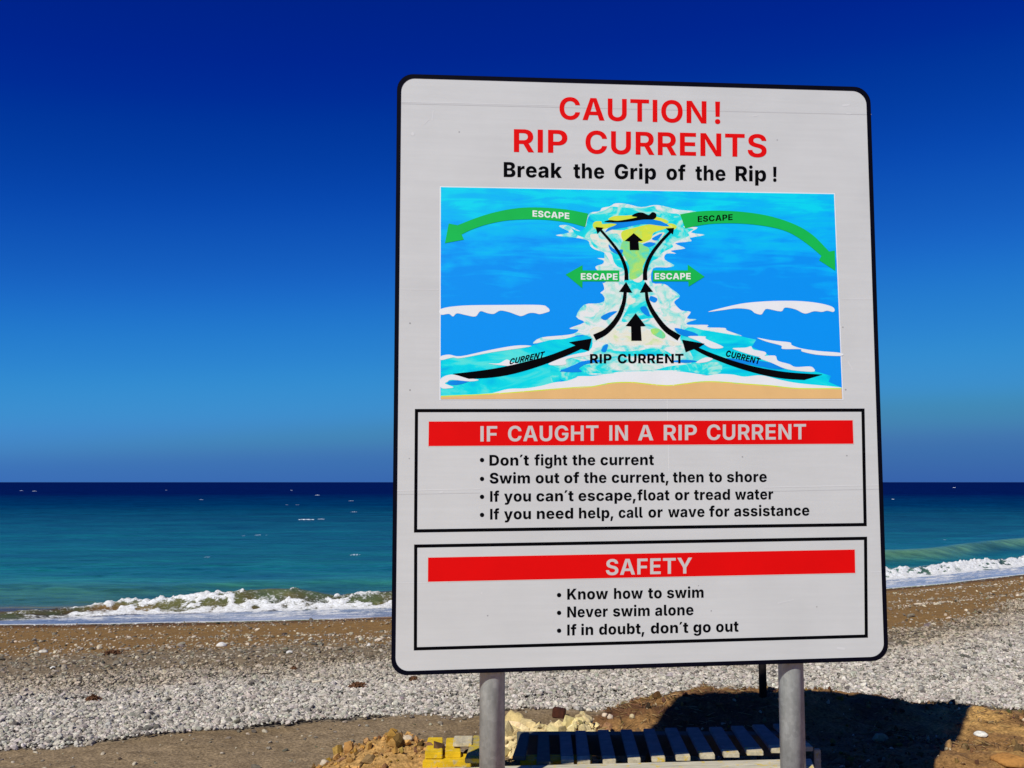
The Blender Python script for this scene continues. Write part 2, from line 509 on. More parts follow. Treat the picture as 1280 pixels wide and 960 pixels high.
# ------------------------------------------------------------------ instanced stones
def stones_tree(name, mat, sub=2, lumps=0.55):
    ng = bpy.data.node_groups.new(name, 'GeometryNodeTree')
    ng.interface.new_socket('Geometry', in_out='INPUT', socket_type='NodeSocketGeometry')
    ng.interface.new_socket('Geometry', in_out='OUTPUT', socket_type='NodeSocketGeometry')
    N, Lk = ng.nodes, ng.links
    gi = N.new('NodeGroupInput'); go = N.new('NodeGroupOutput')
    iop = N.new('GeometryNodeInstanceOnPoints')
    g2i = N.new('GeometryNodeGeometryToInstance')
    for k in range(4):
        ico = N.new('GeometryNodeMeshIcoSphere')
        ico.inputs['Radius'].default_value = 1.0
        ico.inputs['Subdivisions'].default_value = sub
        sp = N.new('GeometryNodeSetPosition')
        nz = N.new('ShaderNodeTexNoise'); nz.noise_dimensions = '4D'
        nz.inputs['Scale'].default_value = 0.9
        nz.inputs['W'].default_value = 3.3 * k + 1
        nz.inputs['Detail'].default_value = 1.0
        sub_ = N.new('ShaderNodeVectorMath'); sub_.operation = 'SUBTRACT'
        sub_.inputs[1].default_value = (0.5, 0.5, 0.5)
        sc_ = N.new('ShaderNodeVectorMath'); sc_.operation = 'SCALE'
        sc_.inputs['Scale'].default_value = lumps * 2
        Lk.new(nz.outputs['Color'], sub_.inputs[0]); Lk.new(sub_.outputs[0], sc_.inputs[0])
        Lk.new(sc_.outputs[0], sp.inputs['Offset'])
        Lk.new(ico.outputs['Mesh'], sp.inputs['Geometry'])
        sm = N.new('GeometryNodeSetMaterial'); sm.inputs['Material'].default_value = mat
        Lk.new(sp.outputs[0], sm.inputs['Geometry'])
        Lk.new(sm.outputs[0], g2i.inputs[0])
    def na(nm, typ):
        a = N.new('GeometryNodeInputNamedAttribute'); a.data_type = typ
        a.inputs['Name'].default_value = nm
        return a.outputs['Attribute']
    Lk.new(gi.outputs[0], iop.inputs['Points'])
    Lk.new(g2i.outputs[0], iop.inputs['Instance'])
    iop.inputs['Pick Instance'].default_value = True
    Lk.new(na('pick', 'INT'), iop.inputs['Instance Index'])
    Lk.new(na('size', 'FLOAT_VECTOR'), iop.inputs['Scale'])
    Lk.new(na('rot', 'FLOAT_VECTOR'), iop.inputs['Rotation'])
    Lk.new(iop.outputs[0], go.inputs[0])
    return ng

def scatter(name, X, Y, Z, S, rot, C, mat, label, cat, sub=2, lumps=0.55):
    n = len(X)
    me = bpy.data.meshes.new(name)
    me.vertices.add(n)
    me.vertices.foreach_set('co', np.stack([X, Y, Z], -1).astype(np.float32).reshape(-1))
    set_vec(me, 'size', S); set_vec(me, 'rot', rot); set_color(me, 'tone', C)
    a = me.attributes.new('pick', 'INT', 'POINT')
    a.data.foreach_set('value', RNG.integers(0, 4, n).astype(np.int32))
    me.update()
    o = link(name, me)
    me.materials.append(mat)
    md = o.modifiers.new('stones', 'NODES')
    md.node_group = stones_tree(name + '_tree', mat, sub, lumps)
    return tag(o, label, cat, kind='stuff')

def stone_mat(name, rough=0.85):
    M = Mat(name, rough, 0.2)
    c = M.attr('tone', 'INSTANCER').outputs['Color']
    p = M.pos()
    f = M.noise(p, 70, 4, 0.6)
    M.color(M.mix(1.0, c, M.ramp(f, [(0.3, (0.74, 0.73, 0.71)), (0.7, (1.2, 1.2, 1.2))]), 'MULTIPLY'))
    M.bump(f, 0.25, 0.01)
    return M.m
STONE = stone_mat('stone_tones')

def stone_cols(n, base, spread, dark=0.12):
    v = RNG.normal(1, spread, (n, 1)).clip(0.35, 1.6)
    C = np.array(base) * v + RNG.normal(0, 0.011, (n, 3))
    k = RNG.random(n) < dark
    C[k] *= RNG.uniform(0.25, 0.6, (k.sum(), 1))
    return C.clip(0.01, 0.9)

# grey white pebble bank
n = 980000
Y = 5.6 + (RNG.random(n) ** 1.25) * 15.5
X = (RNG.random(n) - 0.5) * 1.5 * (Y + 2) * 1.0
nz = 0.10 * fbm(X * 3, Y * 3, 3, 8)
low = Y + nz - pebble_low(X)
up = Y + 0.8 * fbm(X * 0.9, Y * 0.9, 3, 9) - pebble_up(X)
dens = sstep(-0.10, 0.12, low) * (1 - 0.993 * sstep(-2.3, 0.9, up))
dens *= (mound_mask(X, Y) < 0.4)
dens *= np.clip(0.35 + 0.065 * Y, 0, 1)
keep = RNG.random(n) < dens
X, Y = X[keep], Y[keep]; n = len(X)
r = RNG.lognormal(math.log(0.0088), 0.36, n).clip(0.0035, 0.024) * (0.80 + 0.030 * Y)
S = np.stack([r * RNG.uniform(0.9, 1.4, n), r * RNG.uniform(0.75, 1.1, n), r * RNG.uniform(0.5, 0.85, n)], -1)
rot = np.stack([RNG.normal(0, 0.45, n), RNG.normal(0, 0.45, n), RNG.uniform(0, 6.28, n)], -1)
Z = ground(X, Y) + r * RNG.uniform(0.0, 0.7, n) + 0.030 * np.maximum(fbm(X * 1.3, Y * 2.2, 4, 66), 0)
Cc = stone_cols(n, (0.445, 0.405, 0.345), 0.27, 0.14)
Cc *= 1 - sstep(-2.2, 0.6, up[keep])[:, None] * np.array([0.28, 0.36, 0.48])
scatter('pebbles', X, Y, Z, S, rot, Cc, STONE, 'bank of pale grey and white rounded pebbles across the beach', 'pebbles')
print('pebbles', n)

# sparse pale stones on the sand and gravel towards the sea, and in front
n = 150000
Y = 3.2 + RNG.random(n) * 26
X = (RNG.random(n) - 0.5) * 1.4 * (Y + 2)
s = shore(X) - Y
up = Y + 0.5 * fbm(X * 0.9, Y * 0.9, 3, 9) - pebble_up(X)
lines = np.exp(-((s - 8.0 - 0.5 * fbm(X * 0.4, Y * 0, 3, 71)) / 0.35) ** 2) + 0.8 * np.exp(-((s - 5.6 - 0.5 * fbm(X * 0.4, Y * 0, 3, 72)) / 0.3) ** 2) + 1.1 * sstep(2, 6, X) * np.exp(-((s - 3.4) / 0.5) ** 2) + 0.8 * np.exp(-((s - 0.75) / 0.2) ** 2)
och = sstep(-0.7, 0.7, Y - ochre_from(X))
dens = sstep(-1.2, 0.5, up) * (0.95 * (1 - och) + och * (0.035 + 0.42 * lines)) * (s > 0.45)
dens = dens + (Y < pebble_low(X)) * (0.05 + 0.10 * sstep(0.9, 0.1, pebble_low(X) - Y)) * (mound_mask(X, Y) < 0.4)
keep = RNG.random(n) < dens
X, Y, s = X[keep], Y[keep], s[keep]; n = len(X)
far = sstep(9, 14, Y)
r = RNG.lognormal(math.log(0.0095), 0.5, n).clip(0.004, 0.05) * (0.72 + 0.40 * far)
S = np.stack([r * RNG.uniform(1.0, 1.7, n), r * RNG.uniform(0.8, 1.1, n), r * RNG.uniform(0.5, 0.8, n)], -1)
rot = np.stack([RNG.normal(0, 0.3, n), RNG.normal(0, 0.3, n), RNG.uniform(0, 6.28, n)], -1)
Cc = stone_cols(n, (0.42, 0.36, 0.27), 0.35, 0.32)
wetk = s < 1.1
Cc[wetk] *= 0.35
Cc[(1 - och[keep]) > 0.5] *= 0.72
scatter('scattered_stones', X, Y, ground(X, Y) + r * 0.3, S, rot, Cc, STONE, 'loose pale and brown stones strewn over the ochre sand by the water', 'stones')

# clods and grit on the dirt mound
n = 26000
Y = 4.1 + RNG.random(n) * 3.6
X = -1.6 + RNG.random(n) * 6.2
dens = (mound_mask(X, Y) > 0.35) * np.clip(0.18 + 0.5 * fbm(X * 2, Y * 2, 3, 91), 0.05, 1)
keep = RNG.random(n) < dens
X, Y = X[keep], Y[keep]; n = len(X)
r = RNG.lognormal(math.log(0.007), 0.6, n).clip(0.003, 0.04)
S = np.stack([r * RNG.uniform(0.9, 1.5, n), r * RNG.uniform(0.8, 1.1, n), r * RNG.uniform(0.5, 0.9, n)], -1)
rot = RNG.uniform(0, 6.28, (n, 3))
Cc = stone_cols(n, (0.20, 0.115, 0.045), 0.4, 0.3)
k = RNG.random(n) < 0.10
Cc[k] = stone_cols(k.sum(), (0.48, 0.38, 0.24), 0.25, 0)
scatter('dirt_clods', X, Y, ground(X, Y) + r * 0.25, S, rot, Cc, STONE, 'brown clods and grit covering the dirt mound behind the sign', 'dirt clods', lumps=0.9)

# ------------------------------------------------------------------ the warning sign
SM = Matrix.Rotation(0.0925, 3, 'Z') @ Matrix.Rotation(0.0227, 3, 'X') @ Matrix.Rotation(-0.0070, 3, 'Y')
SO = Vector((0.558, 4.24, 2.0875))
SN = SM @ Vector((0, -1, 0))
def sg(px, py, lift=0.0):
    """a spot of the flat printed face, read off the photograph, on the sign's own plane"""
    d = pixel_ray(px, py)
    t = (SO - EYE).dot(SN) / d.dot(SN)
    return EYE + d * t + SN * lift

def fill(contours, name, lift, mat, parent):
    """flat filled shape (non-zero winding) from closed contours in photo pixels"""
    V, Ed = [], []
    for c in contours:
        b = len(V); n = len(c)
        V += [Vector(p) for p in c]
        Ed += [(b + i, b + (i + 1) % n) for i in range(n)]
    vo, eo, fo, *_ = delaunay_2d_cdt(V, Ed, [], 0, 1e-5)
    P = [np.array(c, float) for c in contours]
    F = []
    for f in fo:
        c = sum((np.array(vo[i]) for i in f), np.zeros(2)) / len(f)
        wn = 0
        for q in P:
            a, b = q, np.roll(q, -1, 0)
            up = (a[:, 1] <= c[1]) & (b[:, 1] > c[1]); dn = (a[:, 1] > c[1]) & (b[:, 1] <= c[1])
            cr = (b[:, 0] - a[:, 0]) * (c[1] - a[:, 1]) - (c[0] - a[:, 0]) * (b[:, 1] - a[:, 1])
            wn += int((up & (cr > 0)).sum()) - int((dn & (cr < 0)).sum())
        if wn: F.append(f)
    W = [sg(v[0], v[1], lift) for v in vo]
    F2 = []
    for f in F:
        n = (W[f[1]] - W[f[0]]).cross(W[f[2]] - W[f[0]])
        F2.append(f if n.dot(SN) > 0 else f[::-1])
    me = mesh(name, W, F2)
    # drop loose points
    import bmesh
    bm = bmesh.new(); bm.from_mesh(me)
    bmesh.ops.delete(bm, geom=[v for v in bm.verts if not v.link_faces], context='VERTS')
    bm.to_mesh(me); bm.free()
    return link(name, me, mat, parent)

def smooth(pts, n=4):
    out = []; m = len(pts)
    for i in range(m):
        p0, p1, p2, p3 = (np.array(pts[(i + k) % m], float) for k in (-1, 0, 1, 2))
        for t in np.linspace(0, 1, n, endpoint=False):
            out.append(tuple(0.5 * (2 * p1 + (p2 - p0) * t + (2 * p0 - 5 * p1 + 4 * p2 - p3) * t * t + (3 * p1 - p0 - 3 * p2 + p3) * t ** 3)))
    return out

GLYPHS = {" ": "550;", "!": "692;206,472 184,1490 507,1490 485,472|346,-19 268,-19q 169,75q 169,150 169,226q 268,320q 346,320 425,320q 524,226q 524,150 524,75q 425,-19q", "A": "1529;49,0 558,1490 958,1490 1480,0 1141,0 902,719 859,858q 770,1189q 721,1385 788,1385 740,1188q 657,855q 616,719 386,0|367,346 367,585 1162,585 1162,346", "C": "1515;786,-20 588,-20q 275,160q 94,502q 94,744 94,987q 276,1330q 590,1510q 786,1510 913,1510q 1132,1439q 1302,1303q 1410,1106q 1427,980 1118,980 1108,1042q 1051,1137q 966,1204q 856,1239q 792,1239 676,1239q 501,1123q 404,902q 404,744 404,583q 502,363q 676,251q 791,251 855,251q 964,286q 1051,353q 1108,449q 1119,510 1428,510 1416,406q 1317,216q 1153,66q 927,-20q", "E": "1244;135,0 135,1490 1132,1490 1132,1237 440,1237 440,877 1080,877 1080,628 440,628 440,253 1134,253 1134,0", "F": "1202;135,0 135,1490 1115,1490 1115,1237 440,1237 440,821 1049,821 1049,572 440,572 440,0", "G": "1537;795,-20 586,-20q 271,165q 94,508q 94,743 94,985q 278,1328q 592,1510q 788,1510 914,1510q 1131,1437q 1300,1303q 1407,1120q 1423,1009 1113,1009 1097,1063q 1040,1148q 959,1208q 855,1239q 793,1239 678,1239q 502,1124q 404,904q 404,746 404,588q 501,367q 677,251q 797,251 905,251q 1059,329q 1142,474q 1142,571 1206,562 818,562 818,794 1438,794 1438,608 1438,412q 1272,131q 982,-20q", "H": "1530;135,0 135,1490 440,1490 440,888 1089,888 1089,1490 1395,1490 1395,0 1089,0 1089,635 440,635 440,0", "I": "575;135,0 135,1490 440,1490 440,0", "N": "1561;135,0 135,1490 475,1490 946,736 982,678q 1056,542q 1133,376q 1171,272 1140,272 1133,355q 1122,543q 1114,715q 1114,775 1114,1490 1426,1490 1426,0 1085,0 657,684 610,761q 530,906q 443,1081q 383,1203 422,1203 428,1095q 440,897q 447,736q 447,685 447,0", "O": "1578;789,-20 592,-20q 277,160q 94,502q 94,744 94,987q 277,1330q 592,1510q 789,1510 987,1510q 1301,1330q 1484,987q 1484,744 1484,502q 1301,160q 987,-20q|789,251 905,251q 1078,364q 1174,585q 1174,744 1174,905q 1078,1126q 905,1239q 789,1239 674,1239q 500,1125q 404,904q 404,744 404,585q 500,365q 674,251q", "P": "1327;135,0 135,1490 716,1490 886,1490q 1124,1361q 1249,1134q 1249,987 1249,839q 1122,614q 881,487q 709,487 335,487 335,733 660,733 754,733q 875,798q 934,912q 934,987 934,1062q 875,1175q 753,1238q 659,1238 440,1238 440,0", "R": "1345;135,0 135,1490 716,1490 886,1490q 1124,1370q 1249,1152q 1249,1005 1249,858q 1122,645q 881,532q 709,532 315,532 315,779 660,779 754,779q 874,830q 934,931q 934,1005 934,1081q 874,1184q 753,1238q 659,1238 440,1238 440,0|964,0 601,678 932,678 1302,0", "S": "1341;681,-22 502,-22q 237,88q 89,304q 85,462 382,462 388,387q 466,286q 596,236q 678,236 760,236q 881,283q 949,369q 949,426 949,477q 888,546q 774,596q 692,615 528,656 339,702q 125,899q 125,1061 125,1196q 270,1398q 523,1510q 685,1510 850,1510q 1096,1397q 1234,1196q 1236,1065 941,1065 933,1155q 796,1253q 682,1253 605,1253q 495,1209q 438,1131q 438,1081 438,1026q 504,953q 614,908q 676,893 811,860 905,839q 1067,767q 1189,662q 1256,518q 1256,424 1256,289q 1120,88q 862,-22q", "T": "1367;75,1237 75,1490 1292,1490 1292,1237 837,1237 837,0 531,0 531,1237", "U": "1499;749,-21 565,-21q 288,116q 135,360q 135,523 135,1490 440,1490 440,548 440,461q 517,326q 656,249q 749,249 843,249q 982,326q 1059,461q 1059,548 1059,1490 1365,1490 1365,523 1365,360q 1211,116q 934,-21q", "Y": "1497;601,0 601,560 49,1490 406,1490 658,1026 697,956q 757,818q 789,722 722,722 753,819q 811,957q 848,1026 1092,1490 1448,1490 905,560 905,0"}
GLYPHS_HEAVY = {"!": "734;207,469 181,1490 553,1490 527,469|367,-21 280,-21q 172,79q 172,162 172,245q 280,346q 367,346 455,346q 562,245q 562,162 562,79q 455,-21q", ",": "550;36,-410 124,232 462,232 266,-410", "A": "1576;47,0 544,1490 1017,1490 1529,0 1133,0 926,651 876,814q 783,1181q 736,1378 815,1378 770,1180q 686,813q 639,651 439,0|385,317 385,587 1192,587 1192,317", "B": "1361;116,0 116,1490 734,1490 900,1490q 1126,1394q 1239,1225q 1239,1112 1239,1027q 1168,894q 1043,807q 962,790 962,774 1051,771q 1204,682q 1297,524q 1297,416 1297,296q 1176,108q 946,0q 780,0|469,285 697,285 816,285q 929,376q 929,456 929,514q 875,600q 774,647q 704,647 469,647|469,876 674,876 733,876q 826,916q 879,991q 879,1045 879,1120q 771,1208q 680,1208 469,1208", "C": "1523;787,-20 586,-20q 267,158q 82,500q 82,744 82,990q 269,1332q 589,1510q 787,1510 920,1510q 1146,1437q 1320,1297q 1429,1094q 1445,964 1088,964 1079,1019q 1031,1106q 956,1168q 856,1200q 796,1200 687,1200q 528,1092q 443,889q 443,744 443,595q 530,392q 687,290q 794,290 854,290q 954,322q 1030,384q 1080,471q 1089,526 1446,526 1436,426q 1342,233q 1175,74q 939,-20q", "D": "1480;664,0 268,0 268,302 649,302 777,302q 954,388q 1044,584q 1044,745 1044,906q 952,1101q 775,1188q 644,1188 261,1188 261,1490 664,1490 891,1490q 1219,1311q 1397,977q 1397,745 1397,513q 1220,178q 891,0q|469,1490 469,0 116,0 116,1490", "E": "1249;116,0 116,1490 1150,1490 1150,1202 469,1202 469,894 1096,894 1096,612 469,612 469,288 1149,288 1149,0", "G": "1541;797,-20 585,-20q 263,165q 82,507q 82,742 82,986q 273,1329q 594,1510q 793,1510 922,1510q 1143,1436q 1316,1300q 1423,1115q 1437,1004 1080,1004 1067,1050q 1018,1123q 946,1174q 855,1200q 799,1200 691,1200q 530,1094q 443,891q 443,747 443,602q 528,398q 688,290q 800,290 901,290q 1040,356q 1112,479q 1112,562 1179,553 814,553 814,812 1453,812 1453,616 1453,417q 1285,132q 988,-20q", "I": "590;125,0 125,1490 465,1490 465,0", "K": "1512;381,301 381,609 424,697q 508,843q 613,991q 686,1083 1018,1490 1442,1490 816,743 784,756|116,0 116,1490 469,1490 469,1124 462,721 469,549 469,0|1048,0 645,637 868,898 1463,0", "N": "1568;116,0 116,1490 504,1490 920,817 960,750q 1037,607q 1113,433q 1152,320 1119,320 1113,402q 1100,602q 1090,791q 1090,856 1090,1490 1452,1490 1452,0 1063,0 682,617 631,702q 548,854q 465,1032q 409,1152 450,1152 457,1045q 470,842q 478,673q 478,617 478,0", "P": "1335;116,0 116,1490 726,1490 894,1490q 1138,1360q 1269,1128q 1269,975 1269,821q 1135,593q 887,465q 716,465 338,465 338,744 652,744 735,744q 847,802q 903,906q 903,975 903,1045q 847,1148q 734,1204q 651,1204 469,1204 469,0", "R": "1356;116,0 116,1490 726,1490 894,1490q 1138,1369q 1269,1147q 1269,995 1269,842q 1135,625q 887,513q 716,513 327,513 327,792 652,792 735,792q 846,836q 903,926q 903,995 903,1065q 846,1157q 734,1204q 651,1204 469,1204 469,0|934,0 571,681 949,681 1321,0", "S": "1352;691,-20 505,-20q 229,92q 75,320q 72,492 411,492 416,420q 485,322q 606,273q 687,273 760,273q 866,313q 923,385q 923,433 923,476q 870,536q 764,582q 682,600 524,637 331,681q 111,881q 111,1049 111,1187q 261,1395q 522,1510q 691,1510 864,1510q 1118,1393q 1258,1184q 1260,1046 921,1046 914,1127q 796,1217q 690,1217 620,1217q 524,1180q 476,1115q 476,1073 476,1027q 530,964q 630,922q 696,907 825,877 933,854q 1102,775q 1219,665q 1280,521q 1280,432 1280,291q 1139,88q 876,-20q", "T": "1386;66,1202 66,1490 1320,1490 1320,1202 869,1202 869,0 517,0 517,1202", "U": "1489;744,-19 556,-19q 273,116q 116,363q 116,529 116,1490 469,1490 469,558 469,480q 539,358q 662,289q 744,289 826,289q 951,358q 1020,480q 1020,558 1020,1490 1373,1490 1373,529 1373,363q 1215,116q 932,-19q", "a": "1205;428,-20 321,-20q 154,53q 60,200q 60,310 60,403q 125,531q 241,611q 391,653q 476,660 571,668q 687,687q 741,725q 741,759 741,763 741,802q 705,856q 637,884q 589,884 541,884q 466,856q 418,804q 408,769 92,810 114,906q 243,1051q 452,1132q 592,1132 696,1132q 877,1083q 1013,988q 1089,849q 1089,759 1089,0 761,0 761,157 752,157 722,99q 629,21q 506,-20q|534,211 593,211q 688,259q 744,343q 744,398 744,505 729,497q 684,483q 630,472q 576,463q 551,459 500,452q 428,418q 390,364q 390,326 390,289q 428,238q 492,211q", "b": "1306;786,-16 701,-16q 576,41q 494,131q 472,181 460,181 460,0 115,0 115,1490 464,1490 464,926 472,926 493,977q 574,1071q 699,1132q 788,1132 906,1132q 1109,1009q 1234,754q 1234,558 1234,368q 1114,113q 910,-16q|667,256 734,256q 827,331q 875,468q 875,558 875,649q 827,784q 735,859q 667,859 600,859q 506,786q 456,651q 456,558 456,467q 506,331q 601,256q", "c": "1219;634,-21 459,-21q 207,124q 72,383q 72,555 72,728q 207,987q 459,1132q 634,1132 741,1132q 919,1076q 1053,973q 1136,826q 1149,735 827,681 819,725q 786,793q 739,841q 676,865q 638,865 571,865q 477,792q 428,653q 428,557 428,461q 477,321q 571,246q 638,246 677,246q 739,271q 788,320q 821,391q 828,436 1150,384 1137,290q 1054,141q 920,35q 741,-21q", "d": "1306;520,-16 396,-16q 192,113q 72,368q 72,558 72,754q 197,1009q 400,1132q 517,1132 606,1132q 732,1071q 813,977q 834,926 842,926 842,1490 1190,1490 1190,0 846,0 846,181 834,181 812,131q 729,41q 606,-16q|639,256 705,256q 800,331q 850,467q 850,558 850,651q 800,786q 705,859q 639,859 572,859q 479,784q 431,649q 431,558 431,468q 479,331q 572,256q", "e": "1230;636,-21 461,-21q 207,118q 72,376q 72,555 72,727q 207,987q 455,1132q 623,1132 741,1132q 938,1058q 1083,913q 1162,701q 1162,562 1162,474 196,474 196,677 996,677 833,629 833,707q 786,819q 694,879q 626,879 558,879q 464,818q 415,709q 415,636 415,490 415,404q 472,289q 574,232q 642,232 689,232q 766,258q 821,310q 835,347 1146,296 1118,200q 981,57q 772,-21q", "f": "839;779,1118 779,859 20,859 20,1118|208,0 208,1178 208,1306q 304,1476q 476,1560q 588,1560 662,1560q 793,1537q 823,1528 767,1273 747,1278q 693,1287q 666,1287 604,1287q 555,1230q 555,1181 555,0", "g": "1309;630,-442 484,-442q 266,-368q 131,-236q 111,-149 414,-87 424,-117q 478,-168q 566,-199q 628,-199 735,-199q 850,-103q 850,-3 850,195 823,195 803,145q 724,63q 603,15q 520,15 397,15q 194,130q 72,371q 72,559 72,755q 198,1009q 401,1132q 519,1132 608,1132q 735,1072q 818,977q 839,926 849,926 849,1118 1194,1118 1194,25 1194,-129q 1051,-337q 797,-442q|639,271 706,271q 800,339q 850,470q 850,560 850,652q 800,786q 707,859q 639,859 572,859q 479,784q 431,650q 431,560 431,470q 479,340q 572,271q", "h": "1301;464,638 464,0 115,0 115,1490 457,1490 457,836 435,836 476,969q 651,1132q 799,1132 916,1132q 1090,1028q 1186,838q 1186,712 1186,0 837,0 837,644 837,738q 741,845q 655,845 599,845q 512,796q 464,704q", "i": "580;115,0 115,1118 464,1118 464,0|289,1249 215,1249q 109,1348q 109,1417 109,1487q 215,1585q 289,1585 364,1585q 470,1488q 470,1417 470,1347q 364,1249q", "k": "1214;430,297 430,714 480,714 800,1118 1197,1118 728,545 636,545|115,0 115,1490 464,1490 464,0|810,0 512,467 742,715 1213,0", "l": "661;481,-6 291,-6q 115,147q 115,307 115,1490 464,1490 464,347 464,303q 502,260q 543,260 565,260q 590,263q 598,267 651,20 627,12q 539,-6q", "m": "1899;115,0 115,1118 436,1118 456,828 432,828 458,937q 561,1071q 698,1133q 774,1133 894,1133q 1041,979q 1081,804 1042,804 1069,921q 1185,1067q 1341,1133q 1425,1133 1530,1133q 1691,1042q 1783,873q 1783,754 1783,0 1435,0 1435,675 1435,760q 1346,848q 1277,848 1228,848q 1155,804q 1117,725q 1117,671 1117,0 782,0 782,680 782,757q 696,848q 626,848 578,848q 505,804q 464,723q 464,664 464,0", "n": "1301;464,638 464,0 115,0 115,1118 443,1118 450,836 435,836 476,969q 651,1132q 799,1132 916,1132q 1090,1028q 1186,838q 1186,712 1186,0 837,0 837,644 837,738q 741,845q 655,845 599,845q 512,796q 464,704q", "o": "1268;634,-21 459,-21q 207,124q 72,383q 72,555 72,728q 207,987q 459,1132q 634,1132 809,1132q 1061,987q 1195,728q 1195,555 1195,383q 1061,124q 809,-21q|634,246 701,246q 793,324q 840,464q 840,557 840,650q 793,789q 701,865q 634,865 567,865q 475,789q 428,650q 428,557 428,464q 475,324q 567,246q", "p": "1306;115,-418 115,1118 460,1118 460,926 472,926 493,977q 574,1071q 699,1132q 788,1132 906,1132q 1109,1009q 1234,754q 1234,558 1234,368q 1114,113q 910,-16q 786,-16 701,-16q 576,41q 494,131q 472,181 464,181 464,-418|667,256 734,256q 827,331q 875,468q 875,558 875,649q 827,784q 735,859q 667,859 600,859q 506,786q 456,651q 456,558 456,467q 506,331q 601,256q", "r": "860;115,0 115,1118 454,1118 454,914 466,914 496,1025q 635,1132q 727,1132 751,1132q 804,1126q 826,1120 826,816 801,825q 720,834q 688,834 624,834q 522,777q 464,677q 464,610 464,0", "s": "1174;586,-21 443,-21q 223,60q 85,213q 65,320 389,371 410,298q 510,224q 599,224 672,224q 756,275q 756,317 756,356q 689,403q 619,417 424,455 258,487q 93,648q 93,777 93,889q 214,1047q 435,1132q 585,1132 725,1132q 932,1057q 1059,918q 1078,822 770,773 755,829q 662,892q 591,892 528,892q 441,841q 441,798 441,764q 495,713q 567,699 781,659 947,627q 1110,479q 1110,357 1110,242q 975,72q 739,-21q", "t": "782;718,1118 718,859 20,859 20,1118|168,1384 517,1384 517,342 517,298q 559,255q 606,255 624,255q 689,263q 703,267 748,13 689,-4q 579,-16q 530,-16 352,-16q 168,151q 168,311", "u": "1301;503,-14 386,-14q 211,90q 115,280q 115,406 115,1118 464,1118 464,474 464,380q 561,273q 646,273 704,273q 789,322q 837,415q 837,480 837,1118 1186,1118 1186,0 858,0 852,282 867,282 825,148q 649,-14q", "v": "1260;427,0 22,1118 390,1118 557,571 591,461q 641,231q 667,103 603,103 628,231q 677,460q 710,571 874,1118 1238,1118 831,0", "w": "1767;341,0 15,1118 380,1118 462,735 485,620q 541,355q 563,198 527,198 552,354q 614,619q 640,735 729,1118 1039,1118 1125,735 1150,619q 1212,355q 1237,198 1203,198 1224,354q 1276,618q 1300,735 1381,1118 1752,1118 1423,0 1067,0 951,401 935,460q 901,616q 869,777q 853,841 911,841 896,777q 863,616q 830,459q 813,401 697,0", "y": "1266;112,-392 190,-137 234,-149 297,-165q 392,-151q 443,-95q 440,-49 439,-2 22,1118 390,1118 557,571 591,459q 630,233q 657,103 585,103 612,233q 666,461q 701,571 880,1118 1244,1118 775,-118 741,-208q 631,-347q 460,-426q 334,-426 270,-426q 151,-407q"}
def glyph(ch, heavy=False):
    a, body = (GLYPHS_HEAVY if heavy else GLYPHS)[ch].split(';')
    cs = []
    for c in body.split('|'):
        if not c: continue
        raw = []
        for q in c.split(' '):
            on = not q.endswith('q')
            x, y = q.rstrip('q').split(',')
            raw.append((float(x), float(y), on))
        pts = []
        for i, p in enumerate(raw):          # implied on-curve points between two controls
            q = raw[(i + 1) % len(raw)]
            pts.append(p)
            if not p[2] and not q[2]: pts.append(((p[0] + q[0]) / 2, (p[1] + q[1]) / 2, True))
        k = next(i for i, p in enumerate(pts) if p[2])
        pts = pts[k:] + pts[:k]
        out = []; i = 0
        while i < len(pts):
            p = pts[i]
            if p[2]: out.append(p[:2]); i += 1
            else:
                a0 = out[-1]; b0 = pts[(i + 1) % len(pts)][:2]
                for t in (0.25, 0.5, 0.75):
                    out.append(((1 - t) ** 2 * a0[0] + 2 * t * (1 - t) * p[0] + t * t * b0[0], (1 - t) ** 2 * a0[1] + 2 * t * (1 - t) * p[1] + t * t * b0[1]))
                i += 1
        cs.append(out)
    return float(a), cs
ACUTE = [[(60, 1150), (250, 1150), (470, 1510), (170, 1510)]]

def text_contours(words, base, cap, slant=0.0, heavy=False):
    """words: (text, x0, x1) ink extents in photo pixels; base: ((x, y), (x, y)) baseline; cap: capital height in pixels"""
    (bx0, by0), (bx1, by1) = base
    sl = (by1 - by0) / (bx1 - bx0)
    allc = []
    for txt, x0, x1 in words:
        x = 0; cs = []
        for ch in txt:
            if ch == '\u00b4': adv, g = 520, ACUTE
            else: adv, g = glyph(ch, heavy)
            cs += [[(q[0] + x, q[1]) for q in c] for c in g]
            x += adv + 22
        mn = min(q[0] for c in cs for q in c); mx = max(q[0] for c in cs for q in c)
        k = (x1 - x0) / (mx - mn); kv = cap / 1490.0
        for c in cs:
            o = []
            for q in c:
                px = x0 + (q[0] - mn) * k
                py = by0 + (px - bx0) * sl - q[1] * kv
                o.append((px + slant * q[1] * kv, py))
            allc.append(o)
    return allc
def disc(cx, cy, r, n=16):
    return [(cx + r * math.cos(2 * math.pi * i / n), cy - r * math.sin(2 * math.pi * i / n)) for i in range(n)]

